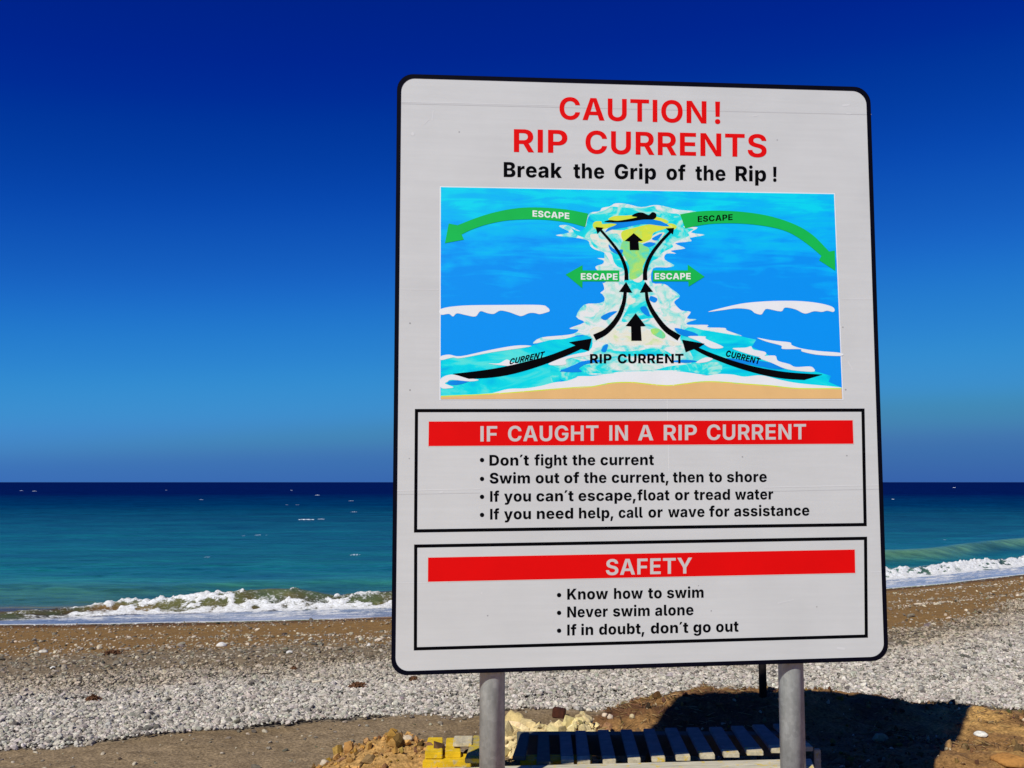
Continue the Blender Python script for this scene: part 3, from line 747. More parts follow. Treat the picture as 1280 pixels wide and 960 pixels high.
# --- materials of the print
def sheet_mat(name, base, rough=0.42, spec=0.35, wear=1.0):
    """weathered reflective sheeting: faint joints of the foil strips, specks, scuffs"""
    M = Mat(name, rough, spec)
    p = M.pos()
    f = M.noise(p, 3.0, 5, 0.6)
    f2 = M.noise(M.pos((3, 3, 60)), 1.0, 4, 0.6)
    c = M.ramp(f, [(0.3, tuple(v * 0.955 for v in base[:3])), (0.7, tuple(v * 1.03 for v in base[:3]))])
    c = M.mix(0.5, c, M.mix(1.0, c, M.ramp(f2, [(0.35, (0.95, 0.95, 0.95)), (0.7, (1.03, 1.03, 1.03))]), 'MULTIPLY'))
    if wear:
        v = M.voro(p, 13)
        k = M.ramp(v, [(0.0, (1, 1, 1)), (0.030, (1, 1, 1)), (0.05, (0, 0, 0))])
        pick = M.ramp(M.noise(p, 2.4, 2), [(0.52, (0, 0, 0)), (0.60, (1, 1, 1))])
        c = M.mix(M.math('MULTIPLY', M.math('MULTIPLY', k, pick), 0.0), c, (0.12, 0.11, 0.10, 1))
        s2 = M.noise(M.pos((9, 9, 45)), 1.6, 6, 0.75, 1.5)
        k2 = M.ramp(s2, [(0.68, (0, 0, 0)), (0.74, (1, 1, 1))])
        c = M.mix(M.math('MULTIPLY', k2, 0.20), c, (0.75, 0.75, 0.74, 1))
    M.color(c)
    M.bump(f2, 0.04, 0.002)
    return M.m
GREY = (0.625, 0.63, 0.608, 1)
M_PANEL = sheet_mat('grey_sheeting', GREY)
M_BLACK = plain('black_print', (0.003, 0.003, 0.004), 0.7, 0.0, 0.2)
M_RED = plain('red_print', (0.76, 0.003, 0.003), 0.55, 0.08, 0.04, 5)
M_PINKW = plain('banner_lettering', (0.60, 0.545, 0.52), 0.5, 0.2, 0.03)
M_WHITE = plain('white_print', (0.82, 0.84, 0.84), 0.5, 0.25, 0.03)
M_GREEN = plain('green_print', (0.006, 0.50, 0.075), 0.5, 0.2, 0.06, 7)
M_TEAL = plain('turquoise_print', (0.003, 0.72, 0.78), 0.5, 0.2, 0.16, 8)
M_SAND = plain('sand_print', (0.80, 0.50, 0.20), 0.5, 0.2, 0.05, 6)
M_BLUE2 = plain('deep_blue_print', (0.0, 0.26, 0.82), 0.5, 0.2, 0.1, 10)
M_MAST = plain('mast_dark_rubber', (0.02, 0.02, 0.02), 0.6, 0.2)

def diagram_mat():
    """hand painted sea: cyan strokes on blue, lighter towards the top of the picture"""
    M = Mat('painted_sea', 0.45, 0.25)
    uv = M.attr('print').outputs['Vector']
    sep = M.n('ShaderNodeSeparateXYZ'); M.l(uv, sep.inputs[0])
    mp = M.n('ShaderNodeMapping'); mp.inputs['Scale'].default_value = (1.3, 9.0, 1); M.l(uv, mp.inputs['Vector'])
    a = M.noise(mp.outputs[0], 2.2, 5, 0.6, 0.8)
    mp2 = M.n('ShaderNodeMapping'); mp2.inputs['Scale'].default_value = (2.2, 3.2, 1); M.l(uv, mp2.inputs['Vector'])
    b = M.noise(mp2.outputs[0], 2.0, 3, 0.5)
    v = M.math('ADD', M.math('MULTIPLY', M.math('SUBTRACT', sep.outputs[1], 0.80), 1.5), M.math('MULTIPLY', M.math('SUBTRACT', a, 0.5), 1.3))
    v = M.math('ADD', v, M.math('MULTIPLY', M.math('SUBTRACT', b, 0.5), 0.9))
    v = M.math('ADD', v, 0.36)
    M.color(M.ramp(v, [(0.0, (0.0, 0.30, 0.90)), (0.16, (0.0, 0.37, 0.94)), (0.34, (0.0, 0.47, 0.94)), (0.52, (0.0, 0.54, 0.90)), (0.68, (0.0, 0.70, 0.88))]))
    return M.m
M_DIAG = diagram_mat()
def painted(name, stops, scale, stretch=(1, 1, 1), dist=1.2, rough=0.6):
    M = Mat(name, 0.5, 0.12)
    M.color(M.ramp(M.noise(M.pos(stretch), scale, 4, rough, dist), stops))
    return M.m
M_MINT = painted('mint_print', [(0.30, (0.02, 0.72, 0.76)), (0.40, (0.30, 0.80, 0.72)), (0.50, (0.56, 0.82, 0.72)), (0.60, (0.78, 0.84, 0.80))], 14, (1, 1, 1.3))
M_CREAM = painted('cream_print', [(0.28, (0.12, 0.78, 0.76)), (0.38, (0.58, 0.82, 0.72)), (0.46, (0.80, 0.83, 0.74)), (0.60, (0.80, 0.80, 0.62)), (0.72, (0.62, 0.82, 0.38))], 15, (1, 1, 1.4))
M_YELLOW = painted('yellow_print', [(0.28, (0.40, 0.80, 0.20)), (0.42, (0.62, 0.80, 0.06)), (0.60, (0.72, 0.80, 0.06)), (0.72, (0.80, 0.80, 0.40))], 15, (1, 1, 1.4))
M_LEAF = painted('leaf_green_print', [(0.30, (0.05, 0.74, 0.62)), (0.42, (0.20, 0.76, 0.34)), (0.54, (0.32, 0.78, 0.20)), (0.68, (0.58, 0.80, 0.12))], 13, (1, 1, 1.3))
M_RIP = painted('rip_brushwork', [(0.30, (0.0, 0.40, 0.85)), (0.38, (0.003, 0.66, 0.78)), (0.50, (0.02, 0.78, 0.76)), (0.57, (0.30, 0.82, 0.72)), (0.66, (0.62, 0.84, 0.76)), (0.75, (0.82, 0.84, 0.82))], 9, (1, 1, 1.5))
M_SHAL = painted('shallow_brushwork', [(0.28, (0.0, 0.42, 0.82)), (0.42, (0.0, 0.62, 0.80)), (0.55, (0.003, 0.74, 0.80)), (0.68, (0.10, 0.80, 0.74))], 5, (0.7, 0.7, 2.2))
M_FOAMP = painted('foam_brushwork', [(0.30, (0.02, 0.72, 0.76)), (0.40, (0.25, 0.79, 0.74)), (0.47, (0.56, 0.82, 0.74)), (0.53, (0.80, 0.84, 0.82)), (0.66, (0.82, 0.83, 0.78)), (0.76, (0.76, 0.79, 0.52))], 15, (1, 1, 1.4))

M_ALU = Mat('bare_aluminium', 0.45, 0.5, 0.9)
M_ALU.color((0.55, 0.56, 0.57, 1)); M_ALU.bump(M_ALU.noise(M_ALU.pos((2, 2, 40)), 4), 0.1, 0.002); M_ALU = M_ALU.m

def galvanised():
    M = Mat('galvanised_steel', 0.55, 0.35, 0.1)
    p = M.pos()
    v = M.voro(p, 60, 'F1', 'Color')
    n = M.noise(M.pos((1, 1, 0.35)), 26, 6, 0.65)
    n2 = M.noise(p, 5, 4)
    c = M.ramp(n, [(0.3, (0.38, 0.405, 0.385)), (0.7, (0.60, 0.63, 0.60))])
    bw = M.n('ShaderNodeRGBToBW'); M.l(v, bw.inputs[0])
    c = M.mix(0.35, c, M.mix(1.0, c, M.ramp(bw.outputs[0], [(0.2, (0.78, 0.78, 0.78)), (0.8, (1.22, 1.22, 1.22))]), 'MULTIPLY'))
    k = M.ramp(M.noise(M.pos((14, 14, 4)), 1.4, 6, 0.7), [(0.66, (0, 0, 0)), (0.72, (1, 1, 1))])
    c = M.mix(M.math('MULTIPLY', k, 0.5), c, (0.10, 0.085, 0.07, 1))
    c = M.mix(0.4, c, M.mix(1.0, c, M.ramp(n2, [(0.35, (0.8, 0.82, 0.82)), (0.65, (1.15, 1.15, 1.15))]), 'MULTIPLY'))
    M.color(c)
    M.bump(n, 0.12, 0.004)
    return M.m
M_GALV = galvanised()

# --- panel
sign = tag(empty('warning_sign', (0.57, 4.36, gz(0.57, 4.36))), 'large grey board with black rim on two steel posts, warning of rip currents', 'sign')
OUT = [(497.0, 92.8), (1087.0, 109.6), (1110.0, 825.2), (489.4, 844.0)]
def rounded(q, r, n=9, inset=0.0):
    """quadrilateral in pixels with rounded corners"""
    q = [np.array(p, float) for p in q]
    if inset:
        c2 = []
        for i in range(4):
            e1 = q[i] - q[i - 1]; e2 = q[(i + 1) % 4] - q[i]
            e1 /= np.linalg.norm(e1); e2 /= np.linalg.norm(e2)
            c2.append(q[i] + inset * (e2 - e1))
        q = c2
    o = []
    for i in range(4):
        p = q[i]; a = q[i - 1] - p; b = q[(i + 1) % 4] - p
        a /= np.linalg.norm(a); b /= np.linalg.norm(b)
        for k in range(n + 1):
            t = k / n * math.pi / 2
            o.append(tuple(p + a * r * (1 - math.sin(t)) + b * r * (1 - math.cos(t))))
    return o
ro = rounded(OUT, 20)
T = 0.022
front = [sg(*p) for p in ro]
backv = [v - SN * T for v in front]
n = len(ro)
pm = mesh('panel', front + backv, [tuple(range(n))[::-1], tuple(range(n, 2 * n))] + [(i, (i + 1) % n, n + (i + 1) % n, n + i) for i in range(n)])
panel = link('panel', pm, None, sign)
pm.materials.append(M_PANEL); pm.materials.append(M_ALU)
for k, f in enumerate(pm.polygons): f.material_index = 0 if k == 0 else 1
# painted rim: a slightly raised band round the edge, folding over the panel's side
ri = rounded(OUT, 17, inset=4.7)
rim_o = rounded(OUT, 20.3, inset=-0.6)
h1 = 0.0011
vs = [sg(*p, h1) for p in rim_o] + [sg(*p, h1) for p in ri] + [sg(*p, 0.0002) for p in ri] + [sg(*p, h1) - SN * (T + 0.006) for p in rim_o]
fs = []
for i in range(n):
    j = (i + 1) % n
    fs += [(i, n + i, n + j, j), (n + i, 2 * n + i, 2 * n + j, n + j), (i, j, 3 * n + j, 3 * n + i)]
rim = link('rim', mesh('rim', vs, fs), plain('black_rim_paint', (0.003, 0.003, 0.008), 0.5, 0.04, 0.2), sign)
# faint joints between the strips of sheeting
M_SEAM = plain('seam_light', (0.68, 0.68, 0.66), 0.4, 0.3, 0.03)
M_SEAMD = plain('seam_dark', (0.56, 0.56, 0.545), 0.5, 0.3, 0.03)
def line(a, b, wd): 
    d = np.array(b, float) - np.array(a, float); d /= np.linalg.norm(d); m = np.array([-d[1], d[0]]) * wd / 2
    return [tuple(np.array(a) + m), tuple(np.array(b) + m), tuple(np.array(b) - m), tuple(np.array(a) - m)]
fill([line((502, 129.3), (1089, 143.2), 1.1)], 'sheet_joint', 0.0004, M_SEAMD, panel)
fill([line((501, 127.4), (700, 131.9), 0.9)], 'sheet_joint', 0.0004, M_SEAM, panel)
fill([line((495.5, 361.5), (549, 361.8), 1.0), line((1051, 374), (1094, 374), 1.0)], 'sheet_joint', 0.0004, M_SEAM, panel)
fill([line((494.5, 613.2), (600, 611.2), 1.4), line((955, 609.2), (1101, 606.2), 1.4)], 'sheet_joint', 0.0004, M_SEAM, panel)
fill([line((494.5, 618.0), (600, 616.0), 0.8), line((955, 614.2), (1101, 611.2), 0.8)], 'sheet_joint', 0.0004, M_SEAMD, panel)
fill([line((493.6, 728.5), (560, 727.8), 1.0), line((1088, 715), (1103, 714.6), 1.2)], 'sheet_joint', 0.0004, M_SEAM, panel)
fill([line((834, 500), (836.2, 590), 1.1)], 'sheet_joint', 0.0004, M_SEAM, panel)
for (a, b, wd) in [((540, 151), (541.5, 138.5), 1.2), ((536.5, 149), (530, 155), 1), ((514, 166.5), (517.5, 168.5), 4), ((940, 145.5), (947, 144), 1.5), ((1053, 132), (1062, 131), 2.2), ((1058, 142), (1064, 142.5), 1.8),
                   ((1060, 452), (1066, 463), 1.6), ((867, 523), (864, 528), 1), ((972, 754), (992, 749.5), 1.3), ((549.5, 616), (553.5, 614.5), 2.2), ((601, 741), (603, 741.5), 2), ((1046, 810), (1056, 811), 3)]:
    fill([line(a, b, wd)], 'scuff_mark', 0.0004, M_SEAM, panel)
for (x, y, r) in [(574, 165, 1.0), (971.5, 175, 0.9), (512.5, 404, 1.1), (512.5, 487.5, 1.1), (1053.5, 409, 1.0), (1057, 487, 1.1), (928, 571, 1.0), (1058.5, 569.5, 1.0), (609.5, 769.5, 1.0), (511.5, 573, 0.8), (889, 763.5, 0.9), (1021, 758.5, 0.8), (873, 732, 0.7)]:
    fill([disc(x, y, r, 7)], 'speck', 0.0004, plain('grime_speck', (0.36, 0.355, 0.35), 0.7, 0.1) if not bpy.data.materials.get('grime_speck') else bpy.data.materials['grime_speck'], panel)

L1, L2 = 0.0007, 0.0012
# --- headings
fill(text_contours([('CAUTION', 699.3, 883.0), ('!', 893.6, 900.3)], ((699, 149.2), (900, 154.9)), 27.8), 'heading_text', L1, M_RED, sign)
fill(text_contours([('RIP', 642.3, 709.2), ('CURRENTS', 731.8, 958.2)], ((642, 190.0), (958, 196.7)), 28.6), 'heading_text', L1, M_RED, sign)
fill(text_contours([('Break', 629.6, 702.4), ('the', 716.7, 755.2), ('Grip', 768.2, 820.0), ('of', 833.0, 857.0), ('the', 869.2, 906.8), ('Rip', 919.4, 957.6), ('!', 966.3, 970.6)], ((629, 221.2), (971, 227.2)), 18.7, 0.0, True), 'subheading_text', L1, M_BLACK, sign)

# --- advice boxes
def advice(q_out, q_ban, words, wbase, wcap, rows):
    ring_o = [tuple(p) for p in q_out]
    ring_i = rounded(q_out, 0.01, 1, 4.0)[::2]
    o = fill([ring_o, [tuple(p) for p in ring_i][::-1]], 'advice_box', L1, M_BLACK, sign)
    fill([q_ban], 'banner', L1, M_RED, o)
    fill([[(x + dx, y + dy) for (x, y), (dx, dy) in zip(q_ban, ((-.9, -.9), (.9, -.9), (.9, .9), (-.9, .9)))]], 'banner_edge', 0.0005, plain('banner_edge', (0.66, 0.60, 0.55), 0.5, 0.2, 0.03), o)
    fill(text_contours(words, wbase, wcap), 'banner_text', L2, M_PINKW, o)
    for (bx, by), ws, base, cap in rows:
        fill([disc(bx, by, 2.75)] + text_contours(ws, base, cap, 0.0, True), 'advice_line', L1, M_BLACK, o)
    return o
advice([(518.6, 511.2), (1080.6, 510.6), (1083.4, 657.6), (517.4, 665.6)], [(536, 526.9), (1065.8, 525.3), (1066.8, 554.7), (535.6, 557.6)],
       [('IF', 600.5, 621.5), ('CAUGHT', 635, 748), ('IN', 761.6, 784.8), ('A', 797.4, 816.6), ('RIP', 829.6, 871), ('CURRENT', 883.6, 1007.4)], ((600, 551.9), (1007, 549.2)), 19.2,
       [((602.5, 575), [('Don\u00b4t', 611.8, 661.2), ('fight', 668, 709.2), ('the', 715.4, 744), ('current', 750.5, 817.4)], ((612, 582), (817, 581.2)), 13.4),
        ((602.5, 598.6), [('Swim', 612, 662.4), ('out', 669.5, 699.2), ('of', 705.2, 724), ('the', 729.8, 758), ('current,', 764.6, 835.6), ('then', 841, 879.4), ('to', 886, 902.4), ('shore', 908.6, 958.4)], ((612, 604.4), (958, 602.4)), 13.4),
        ((602.5, 621.0), [('If', 612.6, 624), ('you', 630, 663.6), ('can\u00b4t', 670.4, 717), ('escape,', 723, 794.6), ('float', 796.6, 836.8), ('or', 843.6, 861.6), ('tread', 867.4, 912.4), ('water', 918.6, 966.4)], ((612, 627.2), (966, 624.2)), 13.4),
        ((602.5, 643.6), [('If', 612.6, 624), ('you', 630, 663.6), ('need', 671, 716.4), ('help,', 723.6, 766.6), ('call', 773.2, 803.4), ('or', 810.4, 828.2), ('wave', 835, 880.6), ('for', 886.4, 911.6), ('assistance', 917.6, 1011.6)], ((612, 649.4), (1011, 644.4)), 13.4)])
advice([(517.6, 680.6), (1083.8, 670.8), (1084.8, 797.0), (517.2, 813.0)], [(535.1, 697.0), (1068.4, 686.9), (1069.0, 716.2), (534.9, 727.2)],
       [('SAFETY', 757.4, 865)], ((757, 718.9), (865, 716.7)), 19.8,
       [((698.8, 743.8), [('Know', 709, 760), ('how', 767.4, 803.6), ('to', 810, 827.2), ('swim', 833.6, 879.4)], ((709, 749.5), (879, 747)), 13.6),
        ((698.8, 766.0), [('Never', 709, 759.6), ('swim', 766.2, 812), ('alone', 818.8, 866.8)], ((709, 771.8), (867, 768.8)), 13.6),
        ((698.8, 788.3), [('If', 709, 720.6), ('in', 726.6, 741.4), ('doubt,', 748.8, 805.4), ('don\u00b4t', 813.4, 860.4), ('go', 866.6, 888.4), ('out', 895, 923.2)], ((709, 794.3), (923, 789.5)), 13.6)])

# --- painted diagram of the current
ZO = {'1': (690, 235, 210 / 1280), '2': (690, 345, 210 / 1260), '3': (545, 225, 210 / 1280), '4': (545, 355, 210 / 1280), '5': (850, 225, 210 / 1280), '6': (850, 355, 210 / 1280)}
def Z(k, *pts):
    ox, oy, s = ZO[k]
    return [(ox + x * s, oy + y * s) for x, y in pts]
DQ = [(551.0, 233.9), (1042.4, 242.7), (1052.9, 498.6), (550.6, 499.2)]
diag = fill([[(549.7, 232.8), (1043.6, 241.5), (1054.2, 499.8), (549.4, 500.4)]], 'current_diagram', L1, M_WHITE, sign)
sea_print = fill([DQ], 'painted_water', 0.0009, M_DIAG, diag)
me = sea_print.data
uvv = []
q = [sg(*p) for p in DQ]
for v in me.vertices:
    a = (v.co - q[3]).dot((q[2] - q[3]).normalized()); b = (v.co - q[3]).dot((q[0] - q[3]).normalized())
    uvv.append((a / (q[2] - q[3]).length * 1.9, b / (q[0] - q[3]).length, 0))
set_vec(me, 'print', uvv)
LAYER = [0]
def up_():
    LAYER[0] += 1
    return 0.0010 + 1.4e-5 * LAYER[0]      # every coat of paint lies a hair over the last one
def shape(name, pts, lift, mat, sm=3): return fill([smooth(pts, sm) if sm > 1 else pts], name, up_(), mat, diag)
LV = [0.0010 + 0.00007 * k for k in range(12)]
# shallow water along the beach
shape('shallow_water', Z('4', (38, 568), (190, 556), (450, 505), (720, 472), (900, 415), (1100, 400), (1280, 330)) + Z('6', (-200, 300), (0, 320), (210, 345), (470, 400), (580, 425), (545, 480), (650, 525), (740, 590), (870, 640), (1010, 660), (1150, 700), (1130, 745), (1225, 787)) + [(1052.6, 495), (800, 490), (551.2, 497)], LV[0], M_SHAL, 1)
# foam of the rip
foam_pts = (Z('4', (740, 455), (800, 408), (960, 392), (1050, 378), (1085, 348), (1015, 338), (1130, 292), (1068, 250)) +
  Z('2', (240, 216), (350, 205), (396, 180), (380, 140), (363, 125), (392, 100), (380, 50)) +
  Z('1', (395, 725), (430, 690), (360, 640), (330, 600), (385, 578), (392, 552), (345, 535), (412, 532), (396, 492), (325, 468), (290, 440), (275, 402), (200, 382), (100, 372), (28, 360), (110, 345), (128, 332), (52, 290), (125, 285), (220, 330), (250, 300), (262, 260), (285, 192), (360, 178), (382, 152), (442, 140), (480, 118), (560, 120), (680, 146), (778, 130), (860, 140), (960, 166), (1100, 180), (985, 205), (1000, 290), (1110, 300), (1060, 340), (1165, 358), (1052, 380), (1060, 406), (938, 422), (1015, 460), (905, 478), (945, 500), (872, 500), (858, 545), (932, 590), (870, 606), (770, 612), (760, 720)) +
  Z('2', (840, 60), (900, 100), (960, 150), (918, 190), (930, 220), (972, 258), (1040, 270), (1012, 318), (1085, 325), (1022, 345)) +
  Z('6', (60, 310), (210, 312), (210, 330), (340, 335), (360, 355), (475, 397), (300, 370), (180, 352), (60, 330), (0, 420), (100, 560), (0, 660)) +
  Z('2', (700, 720), (300, 740), (60, 660), (130, 600), (280, 560), (300, 480), (230, 440), (100, 470), (0, 478)))
shape('rip_foam', foam_pts, LV[1], M_FOAMP, 3)
# turquoise inside the foam
shape('rip_water', Z('1', (225, 325), (258, 290), (268, 240), (290, 205), (330, 192), (400, 170), (452, 142), (520, 148), (600, 150), (690, 156), (780, 136), (800, 165), (900, 192), (965, 200), (995, 250), (1005, 300), (1080, 312), (1035, 340), (1045, 362), (995, 388), (950, 405), (915, 425), (920, 452), (845, 490), (800, 540), (758, 560), (720, 640), (690, 700), (640, 770), (600, 790), (580, 700), (545, 620), (500, 600), (470, 560), (442, 490), (335, 460), (300, 420), (285, 392), (225, 372), (180, 352), (150, 310), (135, 295), (185, 325)), LV[2], M_RIP)
shape('rip_water', Z('2', (540, 30), (620, 0), (690, 30), (705, 110), (745, 230), (800, 300), (700, 322), (600, 338), (520, 340), (562, 250), (598, 160), (560, 110)), LV[2], M_RIP)
shape('rip_water', Z('2', (0, 640), (120, 612), (245, 640), (400, 655), (420, 700), (560, 716), (740, 710), (862, 680), (960, 668), (1100, 655), (1260, 650), (1260, 725), (1150, 740), (1000, 708), (850, 708), (700, 708), (500, 718), (400, 735), (320, 730), (200, 748), (100, 785), (0, 800)), LV[2], M_RIP)
shape('rip_water', Z('2', (380, 520), (420, 512), (470, 560), (640, 560), (760, 540), (850, 560), (900, 600), (760, 600), (500, 600), (420, 610), (370, 580)), LV[2], M_RIP)
for p in [Z('2', (400, 85), (480, 60), (520, 120), (500, 250), (430, 275), (380, 300), (350, 330), (300, 340), (390, 200)), Z('2', (770, 80), (850, 80), (905, 140), (868, 190), (895, 260), (1000, 295), (990, 340), (1000, 370), (900, 350), (820, 260), (790, 150)),
          Z('1', (400, 500), (440, 560), (470, 640), (380, 640), (370, 600), (400, 570)), Z('1', (800, 540), (850, 560), (900, 592), (780, 605), (750, 580)), Z('2', (420, 660), (560, 650), (800, 660), (830, 690), (700, 708), (480, 705))]:
    shape('pale_water', p, LV[3], M_MINT)
for p in [Z('2', (280, 412), (345, 380), (440, 400), (560, 350), (640, 360), (745, 420), (850, 470), (980, 520), (700, 515), (560, 522), (440, 505), (320, 480)), Z('1', (390, 300), (470, 320), (560, 325), (600, 360), (540, 400), (500, 350), (430, 350), (400, 330)),
          Z('1', (288, 360), (350, 352), (420, 380), (432, 440), (390, 455), (330, 430)), Z('1', (720, 400), (800, 345), (860, 345), (800, 400), (760, 420), (690, 420)), Z('1', (560, 500), (620, 520), (590, 560), (540, 540)), Z('1', (610, 690), (680, 640), (690, 700), (650, 720)), Z('2', (560, 170), (620, 165), (620, 200), (570, 215)), Z('2', (830, 310), (900, 300), (930, 330), (870, 340))]:
    shape('cream_foam', p, LV[4], M_CREAM)
for p in [Z('1', (535, 330), (620, 305), (750, 275), (840, 280), (890, 292), (860, 312), (775, 340), (752, 390), (680, 420), (640, 400), (590, 420), (560, 420), (530, 380)), Z('1', (430, 242), (470, 215), (560, 210), (685, 205), (690, 230), (620, 250), (540, 255)),
          Z('1', (770, 235), (800, 220), (882, 250), (870, 272), (800, 262)), Z('1', (310, 290), (325, 258), (375, 255), (385, 275), (470, 268), (490, 278), (440, 300), (350, 320)), Z('1', (870, 290), (890, 270), (935, 278), (950, 300), (925, 318), (885, 310))]:
    shape('yellow_shallow', p, LV[5], M_YELLOW)  # yellow patches of the print
for p in [Z('1', (540, 405), (590, 412), (670, 420), (740, 465), (725, 530), (690, 600), (690, 650), (640, 690), (590, 690), (588, 600), (545, 510), (520, 470)), Z('2', (740, 400), (800, 395), (850, 440), (830, 470), (760, 440))]:
    shape('green_shallow', p, LV[4] + 0.00003, M_LEAF)
for p in [Z('1', (388, 266), (500, 262), (770, 240), (890, 286), (850, 292), (700, 275), (560, 300), (450, 320), (405, 338), (430, 305), (495, 276)), Z('2', (430, 272), (488, 265), (445, 300), (400, 332), (365, 308)), Z('2', (660, 240), (705, 230), (735, 300), (690, 285)), Z('2', (918, 390), (1020, 410), (1095, 440), (1060, 462), (960, 440)),
          Z('2', (390, 520), (420, 514), (402, 570), (368, 560)), Z('2', (60, 712), (170, 665), (225, 640), (330, 628), (380, 640), (240, 665), (190, 700), (215, 720), (100, 718)), Z('2', (880, 640), (1000, 628), (1090, 640), (1000, 652)), Z('1', (690, 432), (740, 412), (790, 425), (740, 450)), Z('1', (430, 430), (480, 470), (540, 470), (520, 510), (450, 480)), Z('1', (760, 385), (840, 345), (800, 400)), Z('2', (740, 150), (790, 170), (770, 200), (730, 180)),
          Z('6', (345, 565), (480, 575), (640, 590), (800, 630), (760, 650), (620, 630), (450, 600)), Z('4', (100, 742), (180, 735), (250, 742), (160, 770), (90, 762)), Z('4', (950, 655), (1060, 630), (1180, 590), (1090, 640), (1110, 668), (1000, 672))]:
    shape('blue_streak', p, LV[6], M_BLUE2)
# foam lines and breaking waves either side
for p in [Z('4', (38, 550), (100, 538), (190, 550), (400, 505), (600, 470), (720, 470), (680, 484), (430, 520), (190, 565), (130, 560), (38, 580)), Z('6', (588, 410), (700, 430), (835, 445), (850, 465), (920, 490), (1050, 510), (1222, 525), (1225, 548), (1050, 540), (930, 515), (915, 497), (780, 495), (770, 470), (660, 440)),
          Z('4', (38, 190), (200, 165), (500, 160), (790, 160), (850, 180), (865, 205), (845, 216), (790, 230), (755, 222), (710, 222), (655, 244), (620, 238), (560, 216), (490, 203), (440, 228), (390, 222), (338, 208), (300, 248), (230, 238), (160, 224), (130, 248), (98, 228), (38, 234)),
          Z('6', (212, 212), (350, 175), (500, 145), (700, 130), (900, 130), (1050, 145), (1150, 170), (1177, 195), (1165, 213), (1120, 204), (1080, 213), (1020, 208), (950, 226), (880, 194), (800, 180), (768, 209), (665, 190), (640, 205), (618, 233), (570, 222), (530, 195), (430, 186), (320, 200)),
          Z('6', (400, 490), (500, 485), (540, 475), (560, 500), (640, 515), (655, 535), (620, 556), (540, 540), (460, 515)), Z('6', (600, 560), (720, 545), (745, 585), (830, 610), (880, 632), (980, 628), (1015, 640), (1018, 668), (900, 662), (800, 645), (700, 602)),
          Z('4', (38, 720), (120, 690), (230, 714), (325, 730), (260, 742), (120, 730), (88, 745), (70, 760), (132, 785), (100, 795), (38, 790)), Z('4', (400, 606), (480, 604), (540, 575), (590, 600), (700, 610), (600, 626), (500, 620)), Z('4', (860, 605), (1000, 550), (1150, 520), (1190, 538), (1000, 570), (990, 612), (900, 620)), Z('6', (120, 600), (190, 560), (250, 570), (200, 595)), Z('6', (60, 400), (190, 400), (200, 420), (330, 480), (240, 490), (150, 440))]:
    shape('wave_foam', p, LV[7], M_WHITE, 4)
top_foam = Z('4', (430, 832), (550, 800), (680, 795), (800, 776), (900, 750), (1000, 738), (1080, 705)) + Z('2', (100, 765), (200, 752), (300, 750), (420, 736), (600, 715), (730, 718), (850, 712), (950, 716), (1050, 728), (1160, 746)) + Z('6', (60, 680), (130, 686), (200, 698), (290, 686), (400, 690), (490, 706), (620, 696), (760, 730), (900, 756), (1100, 775), (1230, 788))
sand_top = Z('4', (36, 860), (350, 846), (600, 830), (900, 805), (1180, 785)) + Z('2', (150, 850), (300, 834), (450, 806), (600, 802), (700, 812), (870, 826), (1000, 810)) + Z('6', (0, 770), (150, 750), (300, 750), (500, 766), (700, 780), (900, 800), (1231, 800))
def openc(pts, n=4):
    a = [(2 * pts[0][0] - pts[1][0], 2 * pts[0][1] - pts[1][1])] + list(pts) + [(2 * pts[-1][0] - pts[-2][0], 2 * pts[-1][1] - pts[-2][1])]
    o = smooth(a, n); return [q for q in o[n:(len(pts)) * n + 1]]
st = openc(sand_top)
fill([openc(top_foam) + st[::-1]], 'beach_foam', up_(), M_WHITE, diag)
fill([[(x, y - 1.3) for x, y in st] + st[::-1]], 'beach_edge', up_(), M_YELLOW, diag)
fill([st + [(1052.6, 498.4), (550.8, 499.0)]], 'beach_sand', up_(), M_SAND, diag)

# arrows
def stroke(pts, w0, w1, n=6):
    c = np.array(openc(pts, n)); t = np.linspace(0, 1, len(c))
    d = np.gradient(c, axis=0); d /= np.linalg.norm(d, axis=1)[:, None]
    m = np.stack([-d[:, 1], d[:, 0]], -1) * (w0 + (w1 - w0) * t)[:, None] / 2
    return [tuple(p) for p in c + m] + [tuple(p) for p in (c - m)[::-1]]
def turn(c):
    a = sum(c[i - 1][0] * c[i][1] - c[i][0] * c[i - 1][1] for i in range(len(c)))
    return list(c) if a > 0 else list(c)[::-1]
def arrow(name, cs, mat):
    cs = [turn(c) for c in cs]
    return fill(cs, name, up_(), mat, diag)
k = 210 / 1280
arrow('flow_arrow', [stroke(Z('1', (567, 702), (562, 620), (525, 520), (460, 425), (368, 318)), 31 * k, 18 * k), Z('1', (330, 297), (392, 303), (345, 350))], M_BLACK)
arrow('flow_arrow', [stroke(Z('1', (708, 702), (712, 620), (752, 515), (825, 415), (905, 330)), 34 * k, 20 * k), Z('1', (930, 304), (866, 308), (920, 355))], M_BLACK)
arrow('flow_arrow', [Z('1', (622, 344), (692, 403), (658, 406), (663, 474), (592, 474), (590, 408), (553, 404))], M_BLACK)
k = 210 / 1260
arrow('flow_arrow', [stroke(Z('2', (318, 462), (410, 412), (492, 315), (535, 210), (550, 108)), 48 * k, 24 * k), Z('2', (555, 44), (602, 126), (502, 119))], M_BLACK)
arrow('flow_arrow', [stroke(Z('2', (952, 465), (850, 395), (765, 285), (718, 190), (705, 105)), 46 * k, 22 * k), Z('2', (698, 44), (757, 118), (658, 126))], M_BLACK)
arrow('flow_arrow', [Z('2', (627, 279), (702, 375), (665, 379), (672, 486), (594, 486), (592, 379), (552, 375))], M_BLACK)
